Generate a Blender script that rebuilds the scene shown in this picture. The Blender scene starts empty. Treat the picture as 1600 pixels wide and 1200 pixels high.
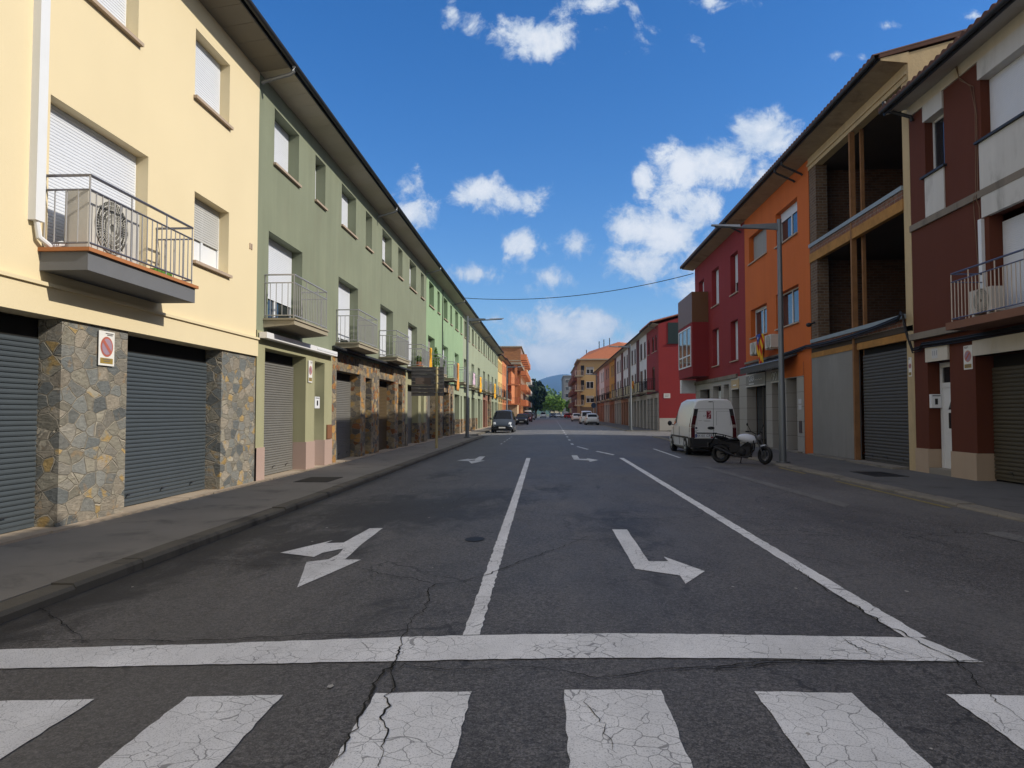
import bpy, bmesh, math, random
from mathutils import Vector, Matrix
R=math.radians
random.seed(7)
S=bpy.context.scene
COL=S.collection
# ---------------------------------------------------------------- camera, sky, sun, exposure
PX=1110.0
cam_d=bpy.data.cameras.new('camera'); cam=bpy.data.objects.new('camera',cam_d); COL.objects.link(cam)
cam.location=(0,0,1.5); cam.rotation_euler=(R(90+2.322),0,R(2.837))
cam_d.sensor_width=36; cam_d.lens=36*PX/1600; cam_d.clip_end=20000; cam_d.clip_start=.05
S.camera=cam
S.view_settings.view_transform='Standard'; S.view_settings.look='None'; S.view_settings.gamma=1
S.view_settings.exposure=0.10
SUN_DIR=Vector((-1,.20,-.635)).normalized()       # direction the light travels
SUN_EL=math.asin(-SUN_DIR.z); SUN_ROT=math.atan2(-SUN_DIR.x,-SUN_DIR.y)
sd=bpy.data.lights.new('sun','SUN'); sd.energy=4.1; sd.angle=R(.5); sd.color=(1,.93,.82)
so=bpy.data.objects.new('sun',sd); COL.objects.link(so)
so.rotation_euler=SUN_DIR.to_track_quat('-Z','Y').to_euler(); so.location=(20,-5,30)
def ray(x,y):
    psi=R(2.837);p=R(2.322)
    f=Vector((-math.sin(psi)*math.cos(p),math.cos(psi)*math.cos(p),math.sin(p)))
    r=Vector((math.cos(psi),math.sin(psi),0)); u=r.cross(f)
    return r*((x-800)/PX)-u*((y-600)/PX)+f
class NT:
    def __init__(s,nt): s.nt=nt
    def n(s,t,ins=None,**k):
        o=s.nt.nodes.new('ShaderNode'+t)
        for a,b in k.items(): setattr(o,a,b)
        for a,b in (ins or {}).items():
            if isinstance(b,bpy.types.NodeSocket): s.nt.links.new(b,o.inputs[a])
            else: o.inputs[a].default_value=b
        return o
    def m(s,op,a,b=0.0,c=None):
        i={0:a,1:b}
        if c is not None: i[2]=c
        return s.n('Math',i,operation=op).outputs[0]
    def mix(s,f,a,b,bt='MIX'):
        o=s.n('Mix',{0:f},data_type='RGBA',blend_type=bt)
        for i,v in ((6,a),(7,b)):
            if isinstance(v,bpy.types.NodeSocket): s.nt.links.new(v,o.inputs[i])
            else: o.inputs[i].default_value=(*v,1) if len(v)==3 else v
        return o.outputs[2]
    def smooth(s,v,a,b):
        o=s.n('MapRange',{0:v,1:a,2:b,3:0.,4:1.},interpolation_type='SMOOTHSTEP',clamp=True); return o.outputs[0]
    def ramp(s,f,stops,interp='LINEAR'):
        o=s.n('ValToRGB',{0:f}); cr=o.color_ramp; cr.interpolation=interp
        while len(cr.elements)<len(stops): cr.elements.new(.5)
        for e,(p,c) in zip(cr.elements,stops): e.position=p; e.color=(*c,1)
        return o.outputs[0]
W=bpy.data.worlds.new('World'); S.world=W; W.use_nodes=True
W.node_tree.nodes.clear()
w=NT(W.node_tree)
sky=w.n('TexSky',sky_type='NISHITA',sun_disc=False,sun_elevation=SUN_EL,sun_rotation=SUN_ROT,air_density=1.0,dust_density=.3,ozone_density=3.0)
tc=w.n('TexCoord').outputs['Generated']
sp=w.n('SeparateXYZ',{0:tc})
yy=w.m('MAXIMUM',sp.outputs[1],.02)
uv=w.n('CombineXYZ',{0:w.m('DIVIDE',sp.outputs[0],yy),1:w.m('DIVIDE',sp.outputs[2],yy),2:0.}).outputs[0]
CL=[(838,58,75,42,1),(706,20,16,30,.7),(738,45,24,26,.6),(925,6,60,24,.85),(990,28,30,26,.5),(1115,2,60,16,.5),(960,50,40,26,.35),
(748,300,46,28,1),(800,312,55,28,1),(640,332,44,40,1),(1190,215,70,62,1.2),(1135,250,75,52,1.15),(1070,258,52,42,1.05),(1215,300,60,70,1),(1060,315,44,36,.95),(1004,285,20,34,.75),
(985,352,52,42,1),(1045,365,55,46,1.1),(1000,412,75,42,.95),(1090,335,60,50,.9),(905,382,34,34,.8),(818,378,42,30,.9),(850,388,30,26,.55),(735,428,62,24,.8),(770,432,40,22,.6),(865,435,50,30,.6),(790,400,30,24,.3),
(900,515,140,44,1.0),(870,560,130,55,1.15),(985,540,90,36,.9),(820,560,60,40,.8),(940,500,60,26,.9),(820,520,60,30,.45),(700,480,60,20,.2),(1120,430,100,70,.85),(870,20,40,22,.5),(1020,60,50,30,.3),(640,300,30,24,.6),(1385,40,30,12,.45),(1330,88,26,9,.35),(1510,25,30,10,.4),(860,600,120,26,.9),(1090,520,90,60,.6),
(500,60,50,22,.0)]
acc=None
for (px,py,rx,ry,st) in CL:
    if st<=0: continue
    d=ray(px,py); u0=d.x/d.y; v0=d.z/d.y
    a=w.n('VectorMath',{0:uv,1:(u0,v0,0)},operation='SUBTRACT').outputs[0]
    a=w.n('VectorMath',{0:a,1:(PX/(rx*1.25),PX/(ry*1.25),0)},operation='MULTIPLY').outputs[0]
    a=w.n('VectorMath',{0:a},operation='LENGTH').outputs['Value']
    g=w.m('MULTIPLY_ADD',a,-st,st)
    acc=g if acc is None else w.n('Math',{0:acc,1:g,2:.10},operation='SMOOTH_MAX').outputs[0]
nz=w.n('TexNoise',{'Vector':uv,'Scale':9.0,'Detail':9.0,'Roughness':.62,'Distortion':.5}).outputs[0]
nz2=w.n('TexNoise',{'Vector':uv,'Scale':24.0,'Detail':10.0,'Roughness':.68,'Distortion':.35}).outputs[0]
dens=w.m('ADD',acc,w.m('MULTIPLY',w.m('SUBTRACT',nz,.52),1.9))
dens=w.m('ADD',dens,w.m('MULTIPLY',w.m('SUBTRACT',nz2,.5),1.75))
cm=w.smooth(dens,.14,.70)
cm=w.m('MULTIPLY',cm,w.smooth(sp.outputs[1],.05,.2))
fill_cloud=w.n('TexNoise',{'Vector':tc,'Scale':3.2,'Detail':7.0,'Roughness':.55}).outputs[0]
fw=ray(800,600).normalized()
off=w.n('VectorMath',{0:tc,1:tuple(fw)},operation='DOT_PRODUCT').outputs['Value']
fill_cloud=w.m('MULTIPLY',w.smooth(fill_cloud,.34,.48),w.smooth(off,.74,.55))  # unseen clouds outside the view cone, added as fill light for the shade
cm=w.m('MULTIPLY',cm,.9)
lum=w.smooth(w.m('ADD',dens,w.m('MULTIPLY',w.m('SUBTRACT',nz,.5),1.5)),.2,1.25)
ccol=w.mix(lum,(3.8,4.4,5.2),(6.1,6.2,6.3))
skyc=w.n('HueSaturation',{'Hue':.510,'Saturation':1.36,'Value':1.0,'Color':sky.outputs[0]}).outputs[0]
fin=w.mix(w.m('MULTIPLY',fill_cloud,.82),w.mix(cm,skyc,ccol),(5.0,4.85,4.7))
bg=w.n('Background',{0:fin,1:.15})
wo=w.n('OutputWorld',{0:bg.outputs[0]})

# ---------------------------------------------------------------- helpers
def roadz(x):
    ks=[(-60,-.13),(-4.9,-.11),(-4.15,-.095),(-3,-.066),(-2,-.042),(-1.2,-.024),(-.4,-.008),(.4,0),(1.2,-.004),(2,-.010),(3,-.018),(4,-.027),(5,-.036),(6.75,-.055),(60,-.06)]
    for (a,za),(b,zb) in zip(ks,ks[1:]):
        if a<=x<=b: return za+(zb-za)*(x-a)/(b-a)
    return -.1
KN=[-4.9,-4.15,-3,-2,-1.2,-.4,.4,1.2,2,3,4,5,6.75]
ROOTS={}
class MB:
    def __init__(s): s.v=[]; s.f=[]
    def add(s,vs,fs):
        o=len(s.v); s.v+= [tuple(v) for v in vs]; s.f+=[tuple(i+o for i in f) for f in fs]
    def quad(s,*p): s.add(p,[tuple(range(len(p)))])
    def hexa(s,p): s.add(p,[(0,3,2,1),(4,5,6,7),(0,1,5,4),(1,2,6,5),(2,3,7,6),(3,0,4,7)])
    def box(s,x0,x1,y0,y1,z0,z1): s.hexa([(x0,y0,z0),(x1,y0,z0),(x1,y1,z0),(x0,y1,z0),(x0,y0,z1),(x1,y0,z1),(x1,y1,z1),(x0,y1,z1)])
    def fbox(s,F,s0,s1,d0,d1,z0,z1):
        s.hexa([F(s0,d0,z0),F(s1,d0,z0),F(s1,d1,z0),F(s0,d1,z0),F(s0,d0,z1),F(s1,d0,z1),F(s1,d1,z1),F(s0,d1,z1)])
    def tube(s,path,r,n=6,cap=True,rs=None):
        P=[Vector(p) for p in path]; rings=[]
        for i,p in enumerate(P):
            t=(P[min(i+1,len(P)-1)]-P[max(i-1,0)]).normalized()
            a=t.cross(Vector((0,0,1)))
            if a.length<.05: a=t.cross(Vector((1,0,0)))
            a.normalize(); b=t.cross(a); rr=rs[i] if rs else r
            rings.append([p+a*math.cos(2*math.pi*k/n)*rr+b*math.sin(2*math.pi*k/n)*rr for k in range(n)])
        vs=[v for q in rings for v in q]; fs=[]
        for i in range(len(P)-1):
            for k in range(n): fs.append((i*n+k,i*n+(k+1)%n,(i+1)*n+(k+1)%n,(i+1)*n+k))
        if cap: fs+= [tuple(range(n))[::-1],tuple((len(P)-1)*n+k for k in range(n))]
        s.add(vs,fs)
    def ell(s,c,rx,ry,rz,nu=12,nv=8,rot=None):
        vs=[];fs=[]
        for j in range(nv+1):
            th=math.pi*j/nv
            for i in range(nu):
                ph=2*math.pi*i/nu
                v=Vector((rx*math.sin(th)*math.cos(ph),ry*math.sin(th)*math.sin(ph),rz*math.cos(th)))
                if rot: v=rot@v
                vs.append(Vector(c)+v)
        for j in range(nv):
            for i in range(nu): fs.append((j*nu+i,(j+1)*nu+i,(j+1)*nu+(i+1)%nu,j*nu+(i+1)%nu))
        s.add(vs,fs)
    def islands(s,name,mat,parent=None,**k):
        key=[tuple(round(c,3) for c in v) for v in s.v]; up={}
        def fd(a):
            while up.setdefault(a,a)!=a: up[a]=up[up[a]]; a=up[a]
            return a
        for f in s.f:
            r0=fd(key[f[0]])
            for i in f[1:]: up[fd(key[i])]=r0
        gr={}
        for f in s.f: gr.setdefault(fd(key[f[0]]),[]).append(f)
        o=None
        for fs in gr.values():
            m=MB(); mp={}
            for f in fs:
                for i in f:
                    if i not in mp: mp[i]=len(m.v); m.v.append(s.v[i])
            m.f=[tuple(mp[i] for i in f) for f in fs]
            o=m.build(name,mat,parent,**k)
        return o
    def build(s,name,mat,parent=None,smooth=False,local=False,bev=0,kind=None,merge=False):
        me=bpy.data.meshes.new(name); off=Vector((0,0,0))
        if parent is not None and not local: off=ROOTS[parent.name]
        me.from_pydata([tuple(Vector(v)-off) for v in s.v],[],s.f)
        bm=bmesh.new(); bm.from_mesh(me)
        if merge: bmesh.ops.remove_doubles(bm,verts=bm.verts,dist=.0008)
        bmesh.ops.recalc_face_normals(bm,faces=bm.faces)
        bm.to_mesh(me); bm.free()
        if mat: me.materials.append(mat)
        if smooth:
            me.shade_smooth() if hasattr(me,'shade_smooth') else None
            try: me.set_sharp_from_angle(angle=R(38))
            except Exception: pass
        o=bpy.data.objects.new(name,me); COL.objects.link(o)
        if parent is not None:
            o.parent=parent
            if not local: ROOTS[o.name]=off
            else: ROOTS[o.name]=Vector((0,0,0))
        else: ROOTS[o.name]=Vector((0,0,0))
        if bev:
            b=o.modifiers.new('bevel','BEVEL'); b.width=bev; b.segments=2; b.limit_method='ANGLE'
        if kind: o['kind']=kind
        return o
def tag(o,label,cat,group=None,kind=None):
    o['label']=label; o['category']=cat
    if group: o['group']=group
    if kind: o['kind']=kind
    return o
def thing(name,loc,label,cat,group=None,rz=0):
    o=bpy.data.objects.new(name,None); COL.objects.link(o); o.location=loc; o.rotation_euler=(0,0,rz)
    o.empty_display_size=.3
    ROOTS[o.name]=Vector(loc); tag(o,label,cat,group); return o
def FL(s,d,z): return (-6.3+d,s,z)
def FR(s,d,z): return (9.5-d,s,z)
def FS(y0):
    return lambda s,d,z:(s,y0-d,z)
def FX(x0,sg):
    return lambda s,d,z:(x0+sg*d,s,z)
def wallface(mb,F,s0,s1,z0,z1,ops=(),d=0.,rev=.3):
    ss=sorted({s0,s1}|{min(max(v,s0),s1) for o in ops for v in o[:2]}); zs=sorted({z0,z1}|{min(max(v,z0),z1) for o in ops for v in o[2:4]})
    for a,b in zip(ss,ss[1:]):
        for c,e in zip(zs,zs[1:]):
            ms,mz=(a+b)/2,(c+e)/2
            if any(o[0]<ms<o[1] and o[2]<mz<o[3] for o in ops): continue
            mb.quad(F(a,d,c),F(b,d,c),F(b,d,e),F(a,d,e))
    for o in ops:
        a,b,c,e=o[:4]; c=max(c,z0); e=min(e,z1)
        if c>=e: continue
        mb.quad(F(a,d,c),F(a,d-rev,c),F(a,d-rev,e),F(a,d,e)); mb.quad(F(b,d,c),F(b,d-rev,c),F(b,d-rev,e),F(b,d,e))
        if e<z1-1e-6 or o[3]<=z1: mb.quad(F(a,d,e),F(a,d-rev,e),F(b,d-rev,e),F(b,d,e))
        if c>z0+1e-6: mb.quad(F(a,d,c),F(a,d-rev,c),F(b,d-rev,c),F(b,d,c))
def shell(mb,F,s0,s1,dep,z0,ez,rz_,d=0.):
    for s in (s0,s1):
        mb.quad(F(s,d,z0),F(s,-dep,z0),F(s,-dep,ez),F(s,-dep/2,rz_),F(s,d,ez))
    mb.quad(F(s0,-dep,z0),F(s1,-dep,z0),F(s1,-dep,ez),F(s0,-dep,ez))
def slats(mb,F,s0,s1,d,z0,z1,p=.085,h=.018):
    n=max(1,round((z1-z0)/p)); p=(z1-z0)/n; vs=[];prof=[]
    for i in range(n):
        b=z0+i*p; prof+=[(b,-.004),(b+p*.04,h*.55),(b+p*.35,h),(b+p*.70,h*.8),(b+p*.84,h*.45),(b+p*.87,-.006)]
    prof.append((z1,0))
    for z,dd in prof: vs+=[F(s0,d+dd,z),F(s1,d+dd,z)]
    mb.add(vs,[(2*i,2*i+1,2*i+3,2*i+2) for i in range(len(prof)-1)])
def shellobj(par,mat,F,*a):
    mb=MB(); shell(mb,F,*a); return mb.build('side_wall',mat,par)
def tile_roof(mb,F,s0,s1,df,zf,db,zb,per=.25,amp=.075,th=.03):
    n=max(2,int((s1-s0)/per)*6); vs=[];fs=[]
    for i in range(n+1):
        s=s0+(s1-s0)*i/n; h=amp*abs(math.sin(math.pi*(s-s0)/per))
        vs+=[F(s,df,zf-th),F(s,df,zf+h),F(s,db,zb+h),F(s,db,zb-.1)]
    for i in range(n):
        a=4*i;b=a+4
        fs+=[(a,b,b+1,a+1),(a+1,b+1,b+2,a+2),(a+2,b+2,b+3,a+3)]
    mb.add(vs,fs)
def text_obj(name,txt,size,org,ex,ez,mat,parent,ext=.002,align='CENTER',local=False):
    cu=bpy.data.curves.new(name,'FONT'); cu.body=txt; cu.size=size; cu.align_x=align; cu.align_y='CENTER'; cu.resolution_u=3
    to=bpy.data.objects.new(name,cu); COL.objects.link(to)
    dg=bpy.context.evaluated_depsgraph_get(); me=bpy.data.meshes.new_from_object(to.evaluated_get(dg)); bpy.data.objects.remove(to)
    ex=Vector(ex);ez=Vector(ez);nn=ex.cross(ez); mb=MB()
    off=Vector(org)
    mb.add([off+ex*v.co.x+ez*v.co.y for v in me.vertices],[tuple(p.vertices) for p in me.polygons])
    return mb.build(name,mat,parent,local=local)
# ---------------------------------------------------------------- materials
MATS={}
def newmat(name):
    m=bpy.data.materials.new(name); m.use_nodes=True; m.node_tree.nodes.clear(); t=NT(m.node_tree)
    pos=t.n('NewGeometry').outputs['Position']; return m,t,pos
def out(t,col,rough=.8,metal=0.,h=None,bump=.3,dist=.02,spec=.3,**k):
    ins={'Base Color':col if isinstance(col,bpy.types.NodeSocket) else (*col,1),'Roughness':rough,'Metallic':metal,'Specular IOR Level':spec}
    ins.update(k)
    if h is not None:
        ins['Normal']=t.n('Bump',{'Strength':bump,'Distance':dist,'Height':h}).outputs[0]
    b=t.n('BsdfPrincipled',ins); t.n('OutputMaterial',{0:b.outputs[0]})
def noise(t,pos,sc,det=4.,ro=.55,st=None,dis=0.):
    v=pos
    if st: v=t.n('VectorMath',{0:pos,1:st},operation='MULTIPLY').outputs[0]
    return t.n('TexNoise',{'Vector':v,'Scale':sc,'Detail':det,'Roughness':ro,'Distortion':dis}).outputs[0]
def plaster(name,c,var=.12,streak=.12,rough=.9,grain=45.,stain=None,joint=None,bump=.35):
    if name in MATS: return MATS[name]
    m,t,pos=newmat(name)
    a=noise(t,pos,.7,5); b=noise(t,pos,1.6,5,.6,(1,1,.12)); g=noise(t,pos,grain,3)
    f=t.m('ADD',t.m('MULTIPLY',t.m('SUBTRACT',a,.5),var*2),t.m('MULTIPLY',t.m('SUBTRACT',b,.5),streak*2))
    f=t.m('ADD',f,t.m('MULTIPLY',t.m('SUBTRACT',g,.5),.10))
    s2=noise(t,pos,5.5,4,.6,(1,1,.06)); f=t.m('ADD',f,t.m('MULTIPLY',t.m('SUBTRACT',s2,.5),streak*1.6))
    f=t.m('ADD',f,1.)
    col=t.mix(1.,c,t.n('CombineColor',{0:f,1:f,2:f}).outputs[0],'MULTIPLY')
    if stain:
        sm=t.smooth(noise(t,pos,1.3,8,.65,(1,1,.4),.4),.52,.72)
        col=t.mix(t.m('MULTIPLY',sm,stain[1]),col,stain[0])
    if joint:
        z=t.n('SeparateXYZ',{0:pos}).outputs[2]
        fr=t.m('LESS_THAN',t.m('FRACT',t.m('DIVIDE',t.m('ADD',z,5.),joint)),.025)
        col=t.mix(fr,col,tuple(v*.35 for v in c))
    out(t,col,rough,h=g,bump=bump,dist=.006)
    MATS[name]=m; return m
def simple(name,c,rough=.5,metal=0.,var=.1,**k):
    if name in MATS: return MATS[name]
    m,t,pos=newmat(name)
    a=noise(t,pos,3.,6,.65); f=t.m('ADD',t.m('MULTIPLY',t.m('SUBTRACT',a,.5),var*2),1.)
    col=t.mix(1.,c,t.n('CombineColor',{0:f,1:f,2:f}).outputs[0],'MULTIPLY')
    out(t,col,rough,metal,**k); MATS[name]=m; return m
def stone(name,stops,sc=4.2,mortar=(.42,.38,.30),mw=.02,grad=True):
    m,t,pos=newmat(name)
    dis=t.n('TexNoise',{'Vector':pos,'Scale':3.,'Detail':2.}).outputs[1]
    v=t.n('VectorMath',{0:pos,1:t.n('VectorMath',{0:dis,1:(.07,.07,.07)},operation='MULTIPLY').outputs[0]},operation='ADD').outputs[0]
    v=t.n('VectorMath',{0:v,1:(.9,.8,1.15)},operation='MULTIPLY').outputs[0]
    vo=t.n('TexVoronoi',{'Vector':v,'Scale':sc,'Randomness':.9},feature='F1',distance='CHEBYCHEV')
    ve=t.n('TexVoronoi',{'Vector':v,'Scale':sc,'Randomness':.9},feature='DISTANCE_TO_EDGE')
    vo=t.n('TexVoronoi',{'Vector':v,'Scale':sc,'Randomness':.9},feature='F1')
    rnd=t.n('SeparateColor',{0:vo.outputs['Color']})
    base=t.ramp(rnd.outputs[0],stops,'CONSTANT')
    g=noise(t,pos,14.,7,.7,(1,1,1.6),.6)
    gg=t.m('ADD',t.m('MULTIPLY',g,.9),.5)
    gg=t.m('ADD',gg,t.m('MULTIPLY',t.m('SUBTRACT',rnd.outputs[1],.5),.45))
    base=t.mix(1.,base,t.n('CombineColor',{0:gg,1:gg,2:gg}).outputs[0],'MULTIPLY')
    rust=t.smooth(noise(t,pos,5.,4),.6,.7)
    base=t.mix(t.m('MULTIPLY',rust,.35),base,(.38,.22,.08))
    och=t.m('MULTIPLY',t.smooth(noise(t,pos,6.,4,.6),.48,.62),t.m('GREATER_THAN',rnd.outputs[1],.86)); base=t.mix(t.m('MULTIPLY',och,.75),base,(.44,.28,.08))
    lam=noise(t,pos,10.,6,.7,(.6,.6,3.),.8); lm=t.m('ADD',t.m('MULTIPLY',lam,1.1),.45); base=t.mix(1.,base,t.n('CombineColor',{0:lm,1:lm,2:lm}).outputs[0],'MULTIPLY')
    jw=t.m('MULTIPLY_ADD',noise(t,pos,9.,4),.05,mw*.4); e=t.smooth(t.m('SUBTRACT',ve.outputs[0],jw),0.,.010)
    edge=t.m('MULTIPLY',e,t.smooth(t.m('SUBTRACT',ve.outputs[0],jw),.035,.012)); base=t.mix(t.m('MULTIPLY',edge,.38),base,(.05,.045,.04))  # recess shading painted into the colour where stone meets mortar
    col=t.mix(e,mortar,base)
    h=t.m('ADD',t.m('MULTIPLY',t.smooth(ve.outputs[0],0.,mw*1.5),.8),t.m('MULTIPLY',g,.8))
    h=t.m('ADD',h,t.m('MULTIPLY',rnd.outputs[2],.5))
    out(t,col,.75,h=h,bump=1.,dist=.045); MATS[name]=m; return m
def brickmat(name,c1,c2,mo,sc=1.,rough=.9,axis='y'):
    m,t,pos=newmat(name); s=t.n('SeparateXYZ',{0:pos})
    v=t.n('CombineXYZ',{0:t.m('ADD',s.outputs[0],s.outputs[1]),1:s.outputs[2],2:0.}).outputs[0]
    b=t.n('TexBrick',{'Vector':v,'Color1':(*c1,1),'Color2':(*c2,1),'Mortar':(*mo,1),'Scale':sc,'Mortar Size':.012,'Brick Width':.29,'Row Height':.10,'Bias':0.})
    g=noise(t,pos,9.,5); gg=t.m('ADD',t.m('MULTIPLY',g,.8),.6)
    col=t.mix(1.,b.outputs[0],t.n('CombineColor',{0:gg,1:gg,2:gg}).outputs[0],'MULTIPLY')
    out(t,col,rough,h=b.outputs[1],bump=-.5,dist=.015); MATS[name]=m; return m
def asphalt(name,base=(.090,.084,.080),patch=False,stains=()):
    m,t,pos=newmat(name)
    g=noise(t,pos,110.,2,.7); g2=noise(t,pos,32.,3,.7); a=noise(t,pos,.55,6,.6,(1,.6,1)); b=noise(t,pos,2.6,6,.65,(1,.45,1),.3)
    f=t.m('ADD',t.m('MULTIPLY',t.m('SUBTRACT',g,.5),4.2),t.m('MULTIPLY',t.m('SUBTRACT',a,.5),1.3))
    f=t.m('ADD',f,t.m('MULTIPLY',t.m('SUBTRACT',b,.5),1.0)); f=t.m('ADD',f,t.m('MULTIPLY',t.m('SUBTRACT',g2,.5),1.6)); f=t.m('MAXIMUM',t.m('ADD',f,1.),.25)
    col=t.mix(1.,base,t.n('CombineColor',{0:f,1:f,2:f}).outputs[0],'MULTIPLY')
    vg=t.n('TexVoronoi',{'Vector':pos,'Scale':62.},feature='F1'); vr=t.n('SeparateColor',{0:vg.outputs['Color']}).outputs[0]
    ag=t.m('ADD',t.m('MULTIPLY',vr,.9),.55); col=t.mix(1.,col,t.n('CombineColor',{0:ag,1:ag,2:ag}).outputs[0],'MULTIPLY')
    dv=t.n('TexNoise',{'Vector':pos,'Scale':2.5,'Detail':6.,'Roughness':.7}).outputs[1]
    cv=t.n('VectorMath',{0:pos,1:t.n('VectorMath',{0:dv,1:(.5,.5,0)},operation='MULTIPLY').outputs[0]},operation='ADD').outputs[0]
    ce=t.n('TexVoronoi',{'Vector':cv,'Scale':.75},feature='DISTANCE_TO_EDGE').outputs[0]
    cw=t.m('LESS_THAN',ce,t.m('MULTIPLY',t.smooth(noise(t,pos,.8,3),.42,.62),.0085))
    col=t.mix(t.m('MULTIPLY',cw,.75),col,(.015,.014,.013))
    ce2=t.n('TexVoronoi',{'Vector':cv,'Scale':3.2},feature='DISTANCE_TO_EDGE').outputs[0]
    cw2=t.m('LESS_THAN',ce2,t.m('MULTIPLY',t.smooth(noise(t,pos,.6,3),.52,.68),.016)); col=t.mix(t.m('MULTIPLY',cw2,.55),col,(.02,.019,.018))
    wl=t.smooth(noise(t,pos,.35,5,.6,(1,.35,1)),.45,.7); col=t.mix(t.m('MULTIPLY',wl,.42),col,(.15,.142,.135))
    chips=t.smooth(noise(t,pos,75.,1,.5),.66,.74)
    col=t.mix(t.m('MULTIPLY',chips,.5),col,(.22,.21,.2))
    acc=None
    for (cx,cy,rx,ry,st) in stains:
        q=t.n('VectorMath',{0:pos,1:(cx,cy,0)},operation='SUBTRACT').outputs[0]
        q=t.n('VectorMath',{0:q,1:(1/rx,1/ry,0)},operation='MULTIPLY').outputs[0]
        l=t.n('VectorMath',{0:q},operation='LENGTH').outputs['Value']
        q=t.m('MULTIPLY_ADD',l,-st,st); q=t.m('MAXIMUM',q,0.)
        acc=q if acc is None else t.m('MAXIMUM',acc,q)
    if acc is not None:
        sn=noise(t,pos,2.2,8,.75,(1,.5,1),.7)
        k=t.m('MULTIPLY',t.smooth(t.m('ADD',acc,t.m('MULTIPLY',t.m('SUBTRACT',sn,.5),2.6)),.15,.85),t.smooth(acc,0.,.25))
        col=t.mix(t.m('MULTIPLY',k,.85),col,(.018,.017,.018))
        px_=t.n('SeparateXYZ',{0:pos}).outputs[0]; gut_shade=t.smooth(t.m('ADD',px_,t.m('MULTIPLY',noise(t,pos,1.5,5,.6),.35)),-3.55,-3.98)
        col=t.mix(t.m('MULTIPLY',gut_shade,.8),col,(.016,.014,.012))  # kerb shadow and gutter dirt painted as a dark strip along the left kerb
        # oil drips
        sp_=t.n('TexVoronoi',{'Vector':t.n('VectorMath',{0:pos,1:(1,.55,1)},operation='MULTIPLY').outputs[0],'Scale':6.},feature='F1').outputs['Distance']
        q=t.n('VectorMath',{0:pos,1:(1.05,6.9,0)},operation='SUBTRACT').outputs[0]
        q=t.n('VectorMath',{0:q,1:(1/.55,1/2.6,0)},operation='MULTIPLY').outputs[0]
        l=t.n('VectorMath',{0:q},operation='LENGTH').outputs['Value']
        dd=t.m('MULTIPLY',t.m('LESS_THAN',t.m('ADD',sp_,t.m('MULTIPLY',g2,.25)),.30),t.smooth(t.m('ADD',l,noise(t,pos,3.,2)),1.5,.9))
        col=t.mix(t.m('MULTIPLY',dd,.6),col,(.018,.017,.018))
        yel=t.smooth(noise(t,pos,.9,4),.62,.8); col=t.mix(t.m('MULTIPLY',yel,.18),col,(.14,.12,.09))
    rg=t.m('MULTIPLY_ADD',a,.3,.50)
    out(t,col,rg,h=t.m('ADD',g,g2),bump=.6,dist=.008,spec=.5); MATS[name]=m; return m
def paintmat(name,c=(.80,.79,.78),wear=1.):
    m,t,pos=newmat(name)
    dis=t.n('TexNoise',{'Vector':pos,'Scale':7.,'Detail':4.}).outputs[1]
    v=t.n('VectorMath',{0:pos,1:t.n('VectorMath',{0:dis,1:(.10,.10,0)},operation='MULTIPLY').outputs[0]},operation='ADD').outputs[0]
    e1=t.n('TexVoronoi',{'Vector':v,'Scale':9.},feature='DISTANCE_TO_EDGE').outputs[0]
    msk=noise(t,pos,1.7,4); wid=t.m('MULTIPLY',t.smooth(msk,.34,.70),.028*wear)
    cr=t.m('LESS_THAN',e1,wid)
    g=noise(t,pos,120.,2,.7); chip=t.m('LESS_THAN',t.m('ADD',noise(t,pos,22.,5,.75),t.m('MULTIPLY',g,.25)),.455)
    chip=t.m('MULTIPLY',chip,t.smooth(noise(t,pos,2.3,4),.40,.56))
    k=t.m('MAXIMUM',t.m('MULTIPLY',cr,.62),t.m('MULTIPLY',chip,.8*wear))
    pit=t.m('MULTIPLY',t.smooth(g,.46,.36),.42); k=t.m('MAXIMUM',k,pit)
    dirt=t.m('ADD',t.m('MULTIPLY',noise(t,pos,1.6,7,.65,(1,.5,1)),.8),.54)
    pc=t.mix(1.,c,t.n('CombineColor',{0:dirt,1:dirt,2:dirt}).outputs[0],'MULTIPLY')
    out(t,t.mix(k,pc,(.06,.06,.06)),.65,h=t.m('SUBTRACT',g,t.m('MULTIPLY',cr,2.)),bump=.3,dist=.004); MATS[name]=m; return m
def glassmat(name,c=(.02,.025,.03),rough=.04,spec=.9):
    if name in MATS: return MATS[name]
    m,t,pos=newmat(name); out(t,c,rough,h=noise(t,pos,.8,2),bump=.06,dist=.1,spec=spec); MATS[name]=m; return m
def leafmat(name,a,b,sc=1.2):
    m,t,pos=newmat(name)
    oi=noise(t,pos,sc,3); c=t.mix(t.smooth(oi,.35,.65),a,b)
    g=noise(t,pos,30.,2); f=t.m('ADD',t.m('MULTIPLY',g,.8),.6)
    c=t.mix(1.,c,t.n('CombineColor',{0:f,1:f,2:f}).outputs[0],'MULTIPLY')
    out(t,c,.6,spec=.2); MATS[name]=m; return m
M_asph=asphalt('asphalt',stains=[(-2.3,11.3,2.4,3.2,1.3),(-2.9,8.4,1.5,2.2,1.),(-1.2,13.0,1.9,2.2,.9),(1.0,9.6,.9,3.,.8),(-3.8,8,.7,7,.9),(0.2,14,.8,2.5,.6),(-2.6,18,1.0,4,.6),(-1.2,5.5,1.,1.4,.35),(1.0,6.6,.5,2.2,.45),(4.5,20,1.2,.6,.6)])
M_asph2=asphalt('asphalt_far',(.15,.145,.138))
M_paint=paintmat('road_paint'); M_paint2=paintmat('road_paint_worn',(.66,.66,.65),1.6); M_yel=paintmat('yellow_paint',(.30,.24,.08),2.0)
M_crack=simple('crack_dirt',(.016,.015,.012),.95)
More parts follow.
